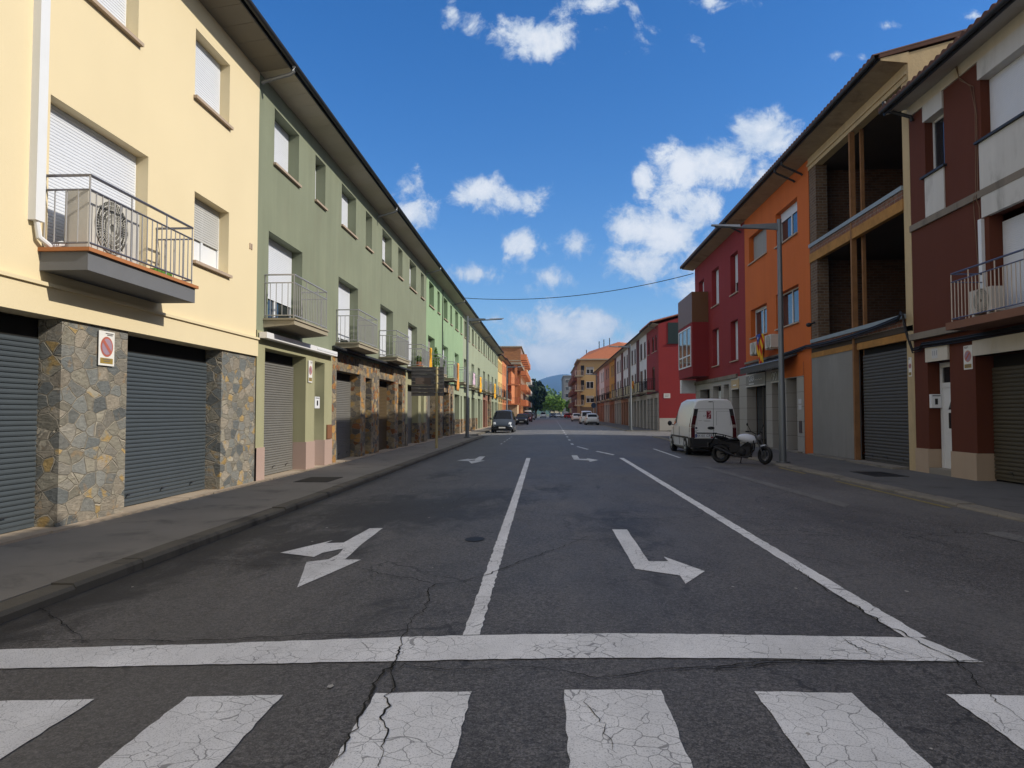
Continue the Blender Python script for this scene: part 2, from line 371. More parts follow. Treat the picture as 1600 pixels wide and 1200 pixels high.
M_side=plaster('sidewalk_concrete',(.23,.21,.18),.22,.1,.9,60.,((.07,.066,.06),.6),bump=.5)
M_kerb=plaster('kerb_concrete',(.20,.18,.15),.3,.1,.9,35.,((.06,.055,.045),.75),bump=.8)
M_kerbd=plaster('kerb_dark',(.13,.115,.09),.3,.1,.9,35.,((.03,.028,.025),.8),bump=.8)
M_thr=plaster('threshold_stone',(.42,.34,.25),.2,.05,.85,30.,((.26,.18,.11),.6))
M_cream=plaster('cream_plaster',(.73,.62,.40),.06,.012,.88,70.)
M_green=plaster('grey_green_plaster',(.215,.238,.165),.16,.14,.92,40.,((.20,.20,.14),.45),bump=.6)
M_green2=plaster('fresh_green_plaster',(.28,.40,.235),.10,.10,.92,40.,bump=.6)
M_green3=plaster('pale_green_plaster',(.32,.36,.25),.10,.10,.92,40.,((.27,.27,.19),.5),bump=.6)
M_greeng=plaster('olive_ground_plaster',(.34,.33,.20),.14,.10,.92,40.)
M_yelh=plaster('yellow_plaster',(.72,.50,.20),.06,.05)
M_orh=plaster('salmon_orange_plaster',(.62,.235,.10),.08,.05)
M_pink=plaster('pink_granite',(.44,.32,.27),.08,.02,.5,90.)
M_soff=plaster('soffit_boards',(.46,.42,.34),.12,.05,.9,30.)
M_soffd=plaster('soffit_old',(.36,.29,.20),.25,.2,.9,30.,((.14,.10,.07),.6))
M_stone=stone('grey_stone_cladding',[(0,(.20,.205,.19)),(.16,(.27,.25,.21)),(.32,(.16,.17,.165)),(.46,(.32,.28,.22)),(.6,(.23,.23,.21)),(.74,(.26,.24,.19)),(.88,(.40,.28,.12)),(.93,(.36,.33,.26))],4.9,(.47,.42,.33))
M_stone2=stone('brown_stone_cladding',[(0,(.26,.21,.14)),(.2,(.15,.13,.11)),(.35,(.40,.31,.19)),(.5,(.28,.12,.05)),(.62,(.33,.27,.18)),(.78,(.19,.17,.14)),(.9,(.44,.24,.08))],5.,(.36,.31,.23),.018)
M_rblue=simple('blue_grey_shutter',(.062,.075,.085),.5,.0,.10)
M_rgrey=simple('grey_shutter',(.17,.165,.15),.55,.0,.15)
M_rdark=simple('dark_shutter',(.060,.058,.052),.6,.0,.15)
M_rbrown=simple('brown_shutter',(.10,.07,.035),.6,.0,.15)
M_white=simple('white_pvc',(.72,.74,.76),.45,0.,.05)
M_wshut=simple('white_roller_shutter',(.68,.71,.76),.55,0.,.05)
M_gshut=simple('grey_roller_shutter',(.33,.32,.30),.6)
M_gshutl=simple('aged_white_shutter',(.50,.50,.48),.6)
M_sill=plaster('stone_sill',(.42,.33,.25),.2,.05,.8,30.)
M_steel=simple('painted_steel_rail',(.40,.40,.41),.4,.4,.1)
M_railw=simple('cream_painted_bar',(.55,.47,.40),.5,0.,.1)
M_railb=simple('dark_blue_rail',(.10,.12,.20),.4,.2)
M_gut=simple('dark_gutter',(.035,.037,.042),.5,.2)
M_zinc=simple('zinc_pipe',(.28,.29,.30),.45,.6)
M_tile=simple('clay_roof_tile',(.30,.11,.06),.9,0.,.5)
M_tiled=simple('dark_roof_tile',(.10,.05,.035),.9,0.,.5)
M_slab=simple('grey_slab_paint',(.15,.155,.165),.7)
M_slabc=plaster('concrete_slab',(.34,.30,.22),.2,.1)
M_terra=simple('terracotta_edge',(.40,.16,.06),.7)
M_glass=glassmat('window_glass')
M_glassd=glassmat('dark_far_glass',(.02,.018,.018),.15,.25)
M_glasssky=glassmat('reflecting_glass',(.03,.04,.05),.02)
M_dark=simple('dark_interior',(.012,.011,.010),.9)
M_blackm=simple('black_rubber',(.012,.012,.013),.6)
M_black=simple('black_plastic',(.02,.02,.022),.4)
M_metal=simple('bare_metal',(.4,.4,.42),.35,.9)
M_wooddoor=simple('brown_door',(.10,.05,.03),.6)
# ---------------------------------------------------------------- setting: ground, road, pavements
def struct(name,mb,mat,**k):
    return mb.build(name,mat,kind='structure',**k)
mb=MB(); mb.add([(-9000,-3000,-.30),(9000,-3000,-.30),(9000,9000,-.30),(-9000,9000,-.30)],[(0,1,2,3)])
struct('ground',mb,plaster('dry_earth',(.16,.17,.09),.3,.0,.95,.3))
mb=MB(); ys=[-25,-10,0,5,10,20,30,40,50,60]
for i in range(len(KN)-1):
    for a,b in zip(ys,ys[1:]):
        if a>=50: continue
        mb.quad((KN[i],a,roadz(KN[i])),(KN[i+1],a,roadz(KN[i+1])),(KN[i+1],b,roadz(KN[i+1])),(KN[i],b,roadz(KN[i])))
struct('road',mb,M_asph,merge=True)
mb=MB()
for i in range(len(KN)-1):
    for a,b in zip([50,100,160,230],[100,160,230,330]): mb.quad((KN[i],a,roadz(KN[i])),(KN[i+1],a,roadz(KN[i+1])),(KN[i+1],b,roadz(KN[i+1])),(KN[i],b,roadz(KN[i])))
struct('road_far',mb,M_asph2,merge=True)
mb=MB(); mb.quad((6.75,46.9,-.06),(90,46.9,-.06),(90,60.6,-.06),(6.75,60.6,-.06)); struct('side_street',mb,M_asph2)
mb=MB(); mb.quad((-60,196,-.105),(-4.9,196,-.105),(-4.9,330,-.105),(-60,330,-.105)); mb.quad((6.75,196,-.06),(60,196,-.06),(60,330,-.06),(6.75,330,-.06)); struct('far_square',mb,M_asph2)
# pavements
mb=MB(); mb.box(-6.9,-4.36,-25,46,-.28,0); mb.box(-6.9,-5.12,46,190,-.28,0); struct('pavement_left',mb,M_side)
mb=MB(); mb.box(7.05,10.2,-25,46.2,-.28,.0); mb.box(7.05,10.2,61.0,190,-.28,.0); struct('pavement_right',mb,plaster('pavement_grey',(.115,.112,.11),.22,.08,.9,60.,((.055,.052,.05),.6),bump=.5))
mb=MB(); rg=random.Random(3)
def kerb(mb,x0,x1,y0,y1,z0,L=1.0):
    y=y0
    while y<y1-.05:
        e=min(y+L*rg.uniform(.9,1.1),y1); j=rg.uniform(-.012,.012); h=rg.uniform(-.012,.006)
        a,b=(x0+j,x1) if x0<x1 else (x0+j,x1)
        c=.025 if x1>x0 else -.025
        vs=[(a,y+.006,z0),(b,y+.006,z0),(b,y+.006,.003+h),(a+c,y+.006,.003+h),(a,y+.006,-.03+h)]
        vs+=[(p[0],e-.006,p[2]) for p in vs]
        mb.add(vs,[(0,1,2,3,4),(5,6,7,8,9),(0,1,6,5),(1,2,7,6),(2,3,8,7),(3,4,9,8),(4,0,5,9)]); y=e
kerb(mb,-4.13,-4.36,-20,46,-.2); kerb(mb,-4.89,-5.12,46,190,-.2); mb.box(-5.1,-4.14,45.98,46.2,-.2,.003)
struct('kerb_left',mb,M_kerbd)
mb=MB(); kerb(mb,6.75,7.05,-20,46.2,-.2); kerb(mb,6.75,7.05,61.,190,-.2)
mb.box(6.75,10.2,46.2,46.4,-.2,.0); mb.box(6.75,10.2,60.8,61.0,-.2,.0); struct('kerb_right',mb,M_kerb)
# doorstep strip and ramps along the left facades
mb=MB(); rg=random.Random(5)
y=-6.
while y<90:
    e=y+rg.uniform(.8,1.5); mb.box(-6.75,-6.17+rg.uniform(-.03,.03),y+.004,e-.004,-.1,.022+rg.uniform(0,.012)); y=e
struct('threshold_strip',mb,M_thr)
mb=MB(); mb.box(9.15,9.75,19.4,22.3,-.1,.06); mb.box(9.3,9.8,22.3,26,-.1,.05); mb.box(9.3,9.7,27,46,-.1,.05)
struct('threshold_right',mb,M_side)
# painted marks
def mark(name,polys,mat=None,lift=.006,label=None):
    bm=bmesh.new()
    for p in polys:
        bm.faces.new([bm.verts.new((x,y,0)) for x,y in p])
    for k in KN:
        bmesh.ops.bisect_plane(bm,geom=bm.verts[:]+bm.edges[:]+bm.faces[:],plane_co=(k,0,0),plane_no=(1,0,0))
    bmesh.ops.triangulate(bm,faces=bm.faces[:])
    for v in bm.verts: v.co.z=roadz(v.co.x)+lift
    bmesh.ops.recalc_face_normals(bm,faces=bm.faces)
    me=bpy.data.meshes.new(name); bm.to_mesh(me); bm.free(); me.materials.append(mat or M_paint)
    o=bpy.data.objects.new(name,me); COL.objects.link(o); o['kind']='structure'; return o
def rect(x0,x1,y0,y1): return [(x0,y0),(x1,y0),(x1,y1),(x0,y1)]
def rough(p,seg=.07,j=.007,rg=random.Random(11)):
    o=[]
    for (a,b),(c,d) in zip(p,p[1:]+p[:1]):
        n=max(1,int(math.hypot(c-a,d-b)/seg))
        for i in range(n): o.append((a+(c-a)*i/n+(rg.uniform(-j,j) if i else 0),b+(d-b)*i/n+(rg.uniform(-j,j) if i else 0)))
    return o
for i in range(-5,8):
    x=.09+1.02*i; mark('zebra_stripe',[rough([(x,.6),(x+.52,.6),(x+.52,3.905+.045*(x+.5) if x<0 else 3.915+.03*(x+.5)),(x,3.905+.045*x if x<0 else 3.915+.03*x)])])
mark('stop_line',[rough([(-4.1,4.25),(-3.36,4.27),(-2.17,4.31),(-.84,4.36),(.17,4.42),(1.35,4.48),(2.64,4.505),(2.50,4.97),(1.27,4.94),(.19,4.9),(-.93,4.83),(-2.37,4.7),(-3.65,4.63),(-4.1,4.61)])])
mark('lane_line',[rough([(-.575,4.86),(-.46,4.87),(-.56,23.75),(-.70,23.8)]),rough(rect(2.40,2.545,4.975,24.0))])
mark('lane_arrow',[rough([(-2.200,9.482),(-2.380,9.482),(-2.430,8.438),(-2.640,8.408),(-2.610,8.610),(-2.980,7.861),(-2.510,7.597),(-2.490,7.820),(-2.320,8.063),(-2.280,7.719),(-2.310,7.456),(-2.500,7.334),(-2.210,6.240),(-1.950,7.415),(-2.130,7.435),(-2.140,7.719),(-2.180,8.307)],.2,.004)])
mark('lane_arrow',[rough([(.83,9.25),(1.02,9.26),(1.02,7.30),(1.22,7.31),(1.21,7.55),(1.49,6.89),(1.21,6.37),(1.22,6.69),(.84,6.94)],.2,.004)])
def arrow2(cx,y,sg):
    # far arrows: shaft with a side head
    return [(cx,y+2.4),(cx+.18,y+2.4),(cx+.18,y+1.),(cx+.18+.22*sg,y+1.),(cx+.18+.2*sg,y+1.3),(cx+.18+.62*sg,y+.5),(cx+.18+.2*sg,y-.3),(cx+.18+.2*sg,y+.1),(cx,y+.4)]
mark('lane_arrow',[[(.85,25.2),(1.05,25.2),(1.05,23.3),(1.3,23.3),(1.3,23.7),(1.62,22.8),(1.3,21.9),(1.3,22.6),(.85,22.9)]],M_paint2)
mark('lane_arrow',[[(-2.2,25.2),(-2.4,25.2),(-2.42,23.9),(-2.65,23.8),(-2.65,24.1),(-2.95,23.2),(-2.55,22.8),(-2.5,23.3),(-2.38,23.5),(-2.35,23.0),(-2.55,22.9),(-2.3,21.6),(-2.0,22.9),(-2.15,23.0)]],M_paint2)
dash=[]; y=33.5
while y<150: dash.append(rect(1.13+(y-34)*.006,1.25+(y-34)*.006,y,y+1.5)) ; y+=5.2
mark('centre_dashes',[[(x+(.0),yy) for x,yy in d] for d in dash[:]],M_paint2)
mark('junction_dashes',[rect(-2.32,-2.25,y_,y_+.9) for y_ in (35,37.5,40,42.5,45)]+[[(2.33,25.6),(2.44,25.9),(1.98,28.2),(1.87,27.9)],[(1.62,29.3),(1.73,29.5),(1.38,32),(1.28,31.7)]]+[rect(4.6,4.72,y_,y_+.8) for y_ in (61.5,)]+[rect(4.6,4.72,y_,y_+.8) for y_ in (64,66.5)]+[[(1.6,140),(6.5,140),(6.5,140.5),(1.6,140.5)]]+[rect(4.45,4.55,24.5,30.5)],M_paint2)
mark('yellow_kerb_line',[rough(rect(6.50,6.60,12.0,16.6)),rough(rect(6.5,6.6,18.5,20.5))],M_yel)
mark('faded_line',[rough([(4.35,20.5),(4.55,20.6),(5.05,12.2),(4.8,11.8)],.3,.03),rough([(5.6,9.5),(5.9,9.6),(5.95,7.2),(5.7,7.1)],.3,.04)],paintmat('faded_paint',(.17,.165,.155),2.4))
# cracks
def cracks(name,lines,w=.012,seed=1):
    rg=random.Random(seed); mb=MB()
    for ln in lines:
        ww=ln[0]*w; p=ln[1:]; pts=[]
        for (a,b),(c,d) in zip(p,p[1:]):
            L=math.hypot(c-a,d-b); n=max(2,int(L/.035)); ox=oy=0
            for i in range(n):
                tt=i/n; k=math.sin(math.pi*tt)
                ox+=rg.uniform(-.017,.017); oy+=rg.uniform(-.017,.017); ox*=.93; oy*=.93
                pts.append((a+(c-a)*tt+ox,b+(d-b)*tt+oy))
        pts.append(p[-1]); n=len(pts)
        for i in range(n-1):
            (a,b),(c,d)=pts[i],pts[i+1]; dx,dy=c-a,d-b; L=math.hypot(dx,dy) or 1; nx,ny=-dy/L,dx/L
            def W_(j): return ww*(.35+.65*abs(math.sin(j*.37+ww*50)))*(.3+.7*math.sin(math.pi*min(max(j/(n-1),.02),.98)))
            w0,w1=W_(i),W_(i+1)
            mb.quad(*[(x,y,roadz(x)+.0105) for x,y in ((a-nx*w0,b-ny*w0),(c-nx*w1,d-ny*w1),(c+nx*w1,d+ny*w1),(a+nx*w0,b+ny*w0))])
    o=mb.build(name,M_crack,kind='structure'); return o
def G(px,py):
    d=ray(px,py); z=-.02; t=(z-1.5)/d.z; x=d.x*t; z=roadz(max(min(x,6.7),-4.8)); t=(z-1.5)/d.z; return (d.x*t,d.y*t)
def GL(w,*p): return [w]+[G(*q) for q in p]
cracks('road_crack',[GL(1.0,(800,1043),(850,1046),(940,1060),(1010,1050),(1120,1044),(1200,1034),(1330,1038),(1480,1034),(1600,1040)),
 GL(.7,(800,1046),(700,1048),(630,1040),(610,1050)),GL(.9,(1090,1050),(1180,1042),(1300,1030)),
 GL(.8,(640,985),(655,960),(668,935),(678,914),(725,908),(770,895),(860,862),(905,845),(925,838)),
 GL(.7,(678,914),(645,905),(590,898),(555,888)),GL(.8,(640,985),(560,992),(420,998),(300,1003),(160,1000),(0,1003)),
 GL(1.,(640,985),(628,1005),(622,1030),(598,1050),(585,1075),(580,1095),(560,1120),(545,1150),(535,1175),(520,1200)),GL(.7,(622,1030),(612,1070),(600,1090),(605,1110),(595,1130),(600,1160),(590,1200)),
 GL(.6,(0,948),(60,950),(130,1003)),GL(.6,(800,800),(950,812),(1060,810),(1200,812),(1430,820)),GL(.5,(620,810),(700,800),(800,802)),
 GL(.7,(1230,880),(1290,920),(1350,960),(1400,985),(1440,1010),(1500,1040),(1560,1100),(1600,1130)),GL(.5,(1340,820),(1450,845),(1600,875)),
 GL(.5,(1210,845),(1330,860)),GL(.5,(700,790),(740,770),(760,768)),GL(.3,(960,1180),(940,1130),(915,1100),(915,1082)),
 GL(.5,(560,888),(480,880),(420,884),(300,878),(240,876)),GL(.4,(800,760),(860,758),(905,756)),GL(.4,(1300,810),(1400,830),(1500,860)),
 GL(.5,(1345,1000),(1380,1012),(1440,1030)),GL(.5,(1320,1000),(1350,1018),(1380,1036))],.0085)
# drain grate and manholes
mb=MB(); mb.box(-5.5,-4.75,15.2,16.4,0,.006); o=mb.build('manhole_cover',M_blackm); tag(o,'dark rectangular utility cover in the left pavement by the first green house','manhole cover')
mb=MB(); mb.box(7.7,8.5,17.2,18.6,0,.006); o=mb.build('manhole_cover',M_blackm); tag(o,'dark rectangular utility cover in the right pavement before the dark garage shutter','manhole cover')
def gx(x,y): return (x,y,roadz(x)+.007)
mb=MB(); c=G(742,843); mb.add([gx(c[0]+.12*math.cos(k*.524),c[1]+.16*math.sin(k*.524)) for k in range(12)],[tuple(range(12))]); o=mb.build('manhole_cover',M_blackm); tag(o,'small round cover in the road between the lane line and the left arrow','manhole cover')
mb=MB(); rg=random.Random(9)
for i in range(60):
    x=rg.uniform(-3.9,6.5); y=rg.uniform(3,22); r=rg.uniform(.006,.02); z=roadz(x)+.004
    mb.add([(x+r*math.cos(k*1.26+i),y+r*1.4*math.sin(k*1.26+i),z+.003) for k in range(5)],[(0,1,2,3,4)])
o=mb.build('litter',simple('pale_litter',(.4,.38,.35),.8),kind='stuff'); tag(o,'tiny pale scraps scattered on the asphalt','litter',kind='stuff')

# ---------------------------------------------------------------- facade items
def window(F,par,s0,s1,z0,z1,rec=.22,shut=1.,frame=None,glass=None,shm=None,sill=True,mull=True,name='window',dark=False):
    frame=frame or M_white; glass=glass or M_glass; shm=shm or M_wshut
    mb=MB(); t=.05
    mb.fbox(F,s0,s0+t,-rec-.05,-rec,z0,z1); mb.fbox(F,s1-t,s1,-rec-.05,-rec,z0,z1); mb.fbox(F,s0+t,s1-t,-rec-.05,-rec,z0,z0+t); mb.fbox(F,s0+t,s1-t,-rec-.05,-rec,z1-t,z1)
    if mull and s1-s0>1.0: m=(s0+s1)/2; mb.fbox(F,m-.035,m+.035,-rec-.05,-rec+.004,z0+t,z1-t)
    w=mb.build(name,frame,par)
    mb=MB(); mb.quad(F(s0+t,-rec-.03,z0+t),F(s1-t,-rec-.03,z0+t),F(s1-t,-rec-.03,z1-t),F(s0+t,-rec-.03,z1-t)); g=mb.build('glass',glass,w)
    if shut>0:
        mb=MB(); zb=z1-(z1-z0)*shut; slats(mb,F,s0+.035,s1-.035,-rec+.008,zb+.01,z1-.003,.045,.004); mb.build('shutter',shm,w)
        if shut<1: 
            mb=MB(); 
    if sill:
        mb=MB(); mb.fbox(F,s0-.05,s1+.05,-rec+.02,.07,z0-.055,z0-.002); mb.build('sill',M_sill,w)
    return w
def garage(F,par,s0,s1,z0,z1,mat,rec=.30,p=.066,h=.016,handles=True,name='garage_shutter'):
    mb=MB(); slats(mb,F,s0+.02,s1-.02,-rec,z0+.06,z1-.26,p,h); mb.fbox(F,s0+.02,s1-.02,-rec-.03,-rec+.012,z0+.01,z0+.058)
    g=mb.build(name,mat,par)
    mb=MB(); mb.fbox(F,s0+.005,s1-.005,-rec-.3,-rec-.03,z1-.30,z1-.004); mb.quad(F(s0,-rec-.05,z0),F(s1,-rec-.05,z0),F(s1,-rec-.05,z1),F(s0,-rec-.05,z1)); mb.build('shutter_box',M_dark,g)
    if handles:
        mb=MB()
        for k in (.18,.5,.82):
            s=s0+(s1-s0)*k; mb.tube([F(s-.06,-rec+.02,z0+.14),F(s-.06,-rec+.05,z0+.2),F(s+.06,-rec+.05,z0+.2)],.008)
        mb.build('handle',M_black,g)
    return g
def railing(F,par,s0,s1,d1,z0,h=1.0,sp=.115,mat=None,mat2=None,r=.009,d0=0.,name='railing'):
    mat=mat or M_steel; mat2=mat2 or mat
    mb=MB()
    for z,rr in ((z0+.07,.014),(z0+h-.18,.014),(z0+h,.02)):
        mb.tube([F(s0,d0,z),F(s0,d1,z),F(s1,d1,z),F(s1,d0,z)],rr,6)
    q=mb.build(name,mat2,par); mb=MB()
    n=int((s1-s0)/sp)
    for i in range(n+1):
        s=s0+(s1-s0)*i/n; top=z0+h if i%7==0 or i==n else z0+h-.18; bt=z0 if i%7==0 or i==n else z0+.07
        mb.tube([F(s,d1,bt),F(s,d1,top)],r*(1.3 if i%7==0 or i==n else 1),5,False)
    m=max(1,int((d1-d0)/sp))
    for i in range(1,m):
        for s in (s0,s1): mb.tube([F(s,d0+(d1-d0)*i/m,z0+.07),F(s,d0+(d1-d0)*i/m,z0+h-.18)],r,5,False)
    for s in (s0,s1): mb.tube([F(s,d0+.02,z0+.03),F(s,d0+.02,z0+h)],r*1.2,5,False)
    mb.build('balusters',mat,q); return q
def gutter(F,par,s0,s1,d,z,r=.065,elbow=None):
    mb=MB(); n=8; vs=[];fs=[]
    for s in (s0,s1):
        for k in range(n+1):
            a=math.pi+math.pi*k/n; vs.append(F(s,d+r*math.cos(a),z+r*math.sin(a)))
        for k in range(n+1):
            a=math.pi+math.pi*k/n; vs.append(F(s,d+(r-.012)*math.cos(a),z+(r-.012)*math.sin(a)))
    m=2*(n+1)
    for k in range(n): fs+=[(k,k+1,m+k+1,m+k),(n+1+k,n+2+k,m+n+2+k,m+n+1+k)]
    fs+=[(0,n+1,m+n+1,m),(n,2*n+1,m+2*n+1,m+n)]
    mb.add(vs,fs); g=mb.build('gutter',M_gut,par,smooth=True)
    return g
def elbow(F,par,s,d,z,mat=None,to=0.04,drop=.35):
    mb=MB(); mb.tube([F(s,d,z-.03),F(s,d,z-.14),F(s,d-.06,z-.2),F(s,to+.05,z-drop),F(s,to,z-drop-.05)],.042,8); return mb.build('downpipe_elbow',mat or M_zinc,par,smooth=True)
def ac_unit(F,s0,s1,d0,d1,z0,z1,label,side=1):
    r=thing('ac_unit',F((s0+s1)/2,(d0+d1)/2,z0),label,'air conditioner')
    mb=MB(); mb.fbox(F,s0,s1,d0,d1,z0+.05,z1); mb.fbox(F,s0+.08,s0+.16,d0,d1,z0,z0+.05); mb.fbox(F,s1-.16,s1-.08,d0,d1,z0,z0+.05); mb.build('casing',simple('ac_casing',(.55,.53,.48),.5),r,bev=.012)
    cs=s0+(s1-s0)*.42; cz=(z0+.05+z1)/2; rr=min((z1-z0)*.44,(s1-s0)*.40)
    mb=MB(); mb.add([F(cs+rr*math.cos(k*.2618),d1+.004,cz+rr*math.sin(k*.2618)) for k in range(24)],[tuple(range(24))]); f=mb.build('fan_grille',simple('fan_dark',(.10,.10,.09),.6),r)
    mb=MB()
    for q in range(1,7): 
        mb.tube([F(cs+rr*q/6*math.cos(k*.2618),d1+.014,cz+rr*q/6*math.sin(k*.2618)) for k in range(25)],.008,4,False)
    for k in range(54): a=k*.11635; mb.tube([F(cs+.05*math.cos(a),d1+.014,cz+.05*math.sin(a)),F(cs+rr*math.cos(a+.35),d1+.014,cz+rr*math.sin(a+.35))],.0045,4,False)
    mb.build('grille_wires',simple('ac_wires',(.45,.44,.4),.5),f)
    return r
def noparking(F,s0,s1,z0,z1,d,label,rev=False,faded=False):
    r=thing('no_parking_sign',F((s0+s1)/2,d,z0),label,'sign'); e=.003
    mb=MB(); mb.fbox(F,s0,s1,d-.006,d,z0,z1); mb.build('plate',simple('sign_white',(.75,.74,.70),.5),r)
    cs=(s0+s1)/2; w=s1-s0; h=z1-z0; cz=z0+h*.55; R_=w*.40
    def disc(q,dd,c0=0,c1=6.2832,cnt=28): return [F(cs+q*math.cos(c0+(c1-c0)*k/cnt),d+dd,cz+q*math.sin(c0+(c1-c0)*k/cnt)) for k in range(cnt)]
    red=simple('sign_red_faded',(.45,.13,.09),.6) ; blue=simple('sign_blue_faded',(.35,.25,.32) if not faded else (.55,.42,.38),.6)
    mb=MB(); mb.add(disc(R_,e),[tuple(range(28))]); mb.build('red_disc',red if not faded else simple('sign_pale_red',(.55,.28,.22),.6),r)
    mb=MB(); mb.add(disc(R_*.8,2*e),[tuple(range(28))]); mb.build('blue_disc',blue,r)
    mb=MB(); a=.75; k=R_*.8; c,s_=math.cos(a),-math.sin(a)
    if rev: s_=-s_
    t=.07*w; mb.quad(*[F(cs+u*c-v*s_,d+3*e,cz+u*s_+v*c) for u,v in ((-k,-t),(k,-t),(k,t),(-k,t))]); mb.build('slash',red,r)
    mb=MB(); mb.quad(F(s0+w*.1,d+e,z0+h*.06),F(s1-w*.1,d+e,z0+h*.06),F(s1-w*.1,d+e,z0+h*.22),F(s0+w*.1,d+e,z0+h*.22)); mb.build('lower_panel',simple('sign_ochre',(.32,.22,.05),.6),r)
    mb=MB()
    for (zz,a0,a1) in ((.93,.4,.9),(.885,.5,.85),(.17,.25,.75),(.115,.3,.7)): mb.quad(F(s0+w*a0,d+2*e,z0+h*zz),F(s0+w*a1,d+2*e,z0+h*zz),F(s0+w*a1,d+2*e,z0+h*(zz+.022)),F(s0+w*a0,d+2*e,z0+h*(zz+.022)))
    mb.build('worn_lettering',simple('sign_grey',(.16,.15,.15),.6),r)
    return r
def mailbox(F,s0,s1,z0,z1,d,label):
    r=thing('mailbox',F((s0+s1)/2,d,z0),label,'mailbox')
    mb=MB(); mb.fbox(F,s0,s1,d,d+.10,z0,z1); mb.build('body',M_white,r,bev=.008)
    mb=MB(); w=s1-s0;h=z1-z0; mb.fbox(F,s0+w*.35,s0+w*.62,d+.1,d+.104,z0+h*.25,z0+h*.68); mb.fbox(F,s0+w*.12,s0+w*.88,d+.1,d+.104,z0+h*.86,z0+h*.92); mb.build('slot',M_black,r)
def soffit_lines(F,par,s0,s1,d0,d1,z0,z1,mat,step=.9,t=.03):
    mb=MB(); s=s0
    while s<s1-.02:
        e=min(s+step,s1); mb.hexa([F(s+.006,d0,z0),F(e-.006,d0,z0),F(e-.006,d1,z1),F(s+.006,d1,z1),F(s+.006,d0,z0+t),F(e-.006,d0,z0+t),F(e-.006,d1,z1+t),F(s+.006,d1,z1+t)]); s=e
    return mb.build('soffit',mat,par)

# ---------------------------------------------------------------- left side
EAVE_L=8.98
def left_roof(r,s0,s1,F=FL,ov=.68,z=EAVE_L,dep=10,elb=None,soff=None,tile=None,dz=.10):
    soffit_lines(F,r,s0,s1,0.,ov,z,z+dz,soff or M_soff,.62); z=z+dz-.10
    mb=MB(); tile_roof(mb,F,s0,s1,ov+(.14 if tile else .05),z+(.215 if tile else .19),-dep/2,z+.20+.27*(dep/2+ov)); tile_roof(mb,F,s0,s1,-dep,z+.2,-dep/2,z+.20+.27*(dep/2+ov))
    ro=mb.build('roof',tile or M_tile,r)
    mb=MB(); mb.fbox(F,s0,s1,ov-.02,ov+.004,z+.09,z+.19); mb.build('fascia',M_gut,ro)
    gutter(F,ro,s0,s1,ov+.075,z+.19)
    if elb is not None: elbow(F,ro,elb,ov+.07,z+.16)
# cream house
r=thing('cream_house',(-6.3,7,0),'cream rendered house with grey stone pillars and blue-grey garage shutters','house')
gar=[(5.6,8.90,0,2.72),(10.35,13.45,0,2.72),(.6,3.8,0,2.72)]
up=[(12.22,13.60,7.18,8.42),(12.28,13.66,4.22,5.47),(8.58,10.80,3.52,5.55),(8.9,10.45,7.22,8.45),(5.,6.4,7.2,8.4),(4.6,6.8,3.52,5.55)]
mb=MB(); wallface(mb,FL,-6,15.05,3.1,EAVE_L+.02,up,0,.22); wallface(mb,FL,-6,15.05,2.72,3.08,(),.05); mb.fbox(FL,-6,15.05,-.02,.085,3.08,3.125); mb.quad(FL(-6,.05,2.72),FL(15.05,.05,2.72),FL(15.05,-.3,2.72),FL(-6,-.3,2.72))
mb.quad(FL(15.05,.05,2.72),FL(15.05,0,2.72),FL(15.05,0,3.08),FL(15.05,.05,3.08))
shellobj(r,M_cream,FL,-6,15.05,10,0,9.1,10.6,-.01); mb.islands('wall',M_cream,r)
mb=MB(); wallface(mb,FL,-6,15.05,0,2.718,gar,0,.32); mb.islands('stone_pillar',M_stone,r)
for g in gar: garage(FL,r,g[0],g[1],.03,2.72,M_rblue,.30)
for i,u in enumerate(up):
    if u[3]-u[2]>1.6: window(FL,r,u[0],u[1],u[2],u[3],.2,1.,sill=False,name='balcony_door')
    else: window(FL,r,*u,.2,[1,.62,1,1,1,1][i],glass=M_white if i==1 else None,shm=M_gshutl if i==1 else None)
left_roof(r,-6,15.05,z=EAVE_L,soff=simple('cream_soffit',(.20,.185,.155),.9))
# balcony with tiled edge
mb=MB(); mb.fbox(FL,8.46,11.14,0,.62,3.27,3.50); b=mb.build('balcony',M_slab,r)
mb=MB(); mb.fbox(FL,8.42,11.18,0,.66,3.502,3.55); mb.build('tile_edge',M_terra,b)
railing(FL,b,8.5,11.06,.60,3.55,.92,.125,M_steel,simple('rail_tube',(.17,.17,.20),.35,.5))
ac_unit(FL,8.72,9.86,.12,.44,3.56,4.36,'beige outdoor air conditioner with a large round fan on the balcony of the cream house')
mb=MB(); mb.fbox(FL,8.24,8.40,.0,.10,3.85,9.0); p_=mb.build('cable_duct',M_white); tag(p_,'white square duct running down the cream wall beside the balcony','duct')
mb=MB(); mb.tube([FL(8.32,.05,3.87),FL(8.36,.06,3.66),FL(8.5,.1,3.58),FL(8.7,.12,3.66)],.035,8); mb.build('duct_elbow',M_white,p_,smooth=True)
mb=MB(); mb.fbox(FL,10.25,10.75,.25,.45,3.55,3.66); 
o=mb.build('planter',simple('green_plastic',(.08,.22,.03),.6)); tag(o,'low green plastic trough on the balcony of the cream house','planter')
mb=MB(); mb.fbox(FL,14.63,14.68,.0,.02,4.98,5.1); mb.fbox(FL,14.71,14.76,0,.02,4.98,5.1); o=mb.build('wall_vent',M_sill); tag(o,'pair of tiny slots in the cream wall near the green house','vent')
noparking(FL,9.62,9.98,2.17,2.66,.03,'white no parking plate with faded red circle on the stone pillar of the cream house')
mb=MB(); mb.tube([FL(15.0,.72,9.10),FL(15.0,.70,8.98),FL(15.0,.1,8.78),FL(14.98,.06,8.7)],.05,8); 
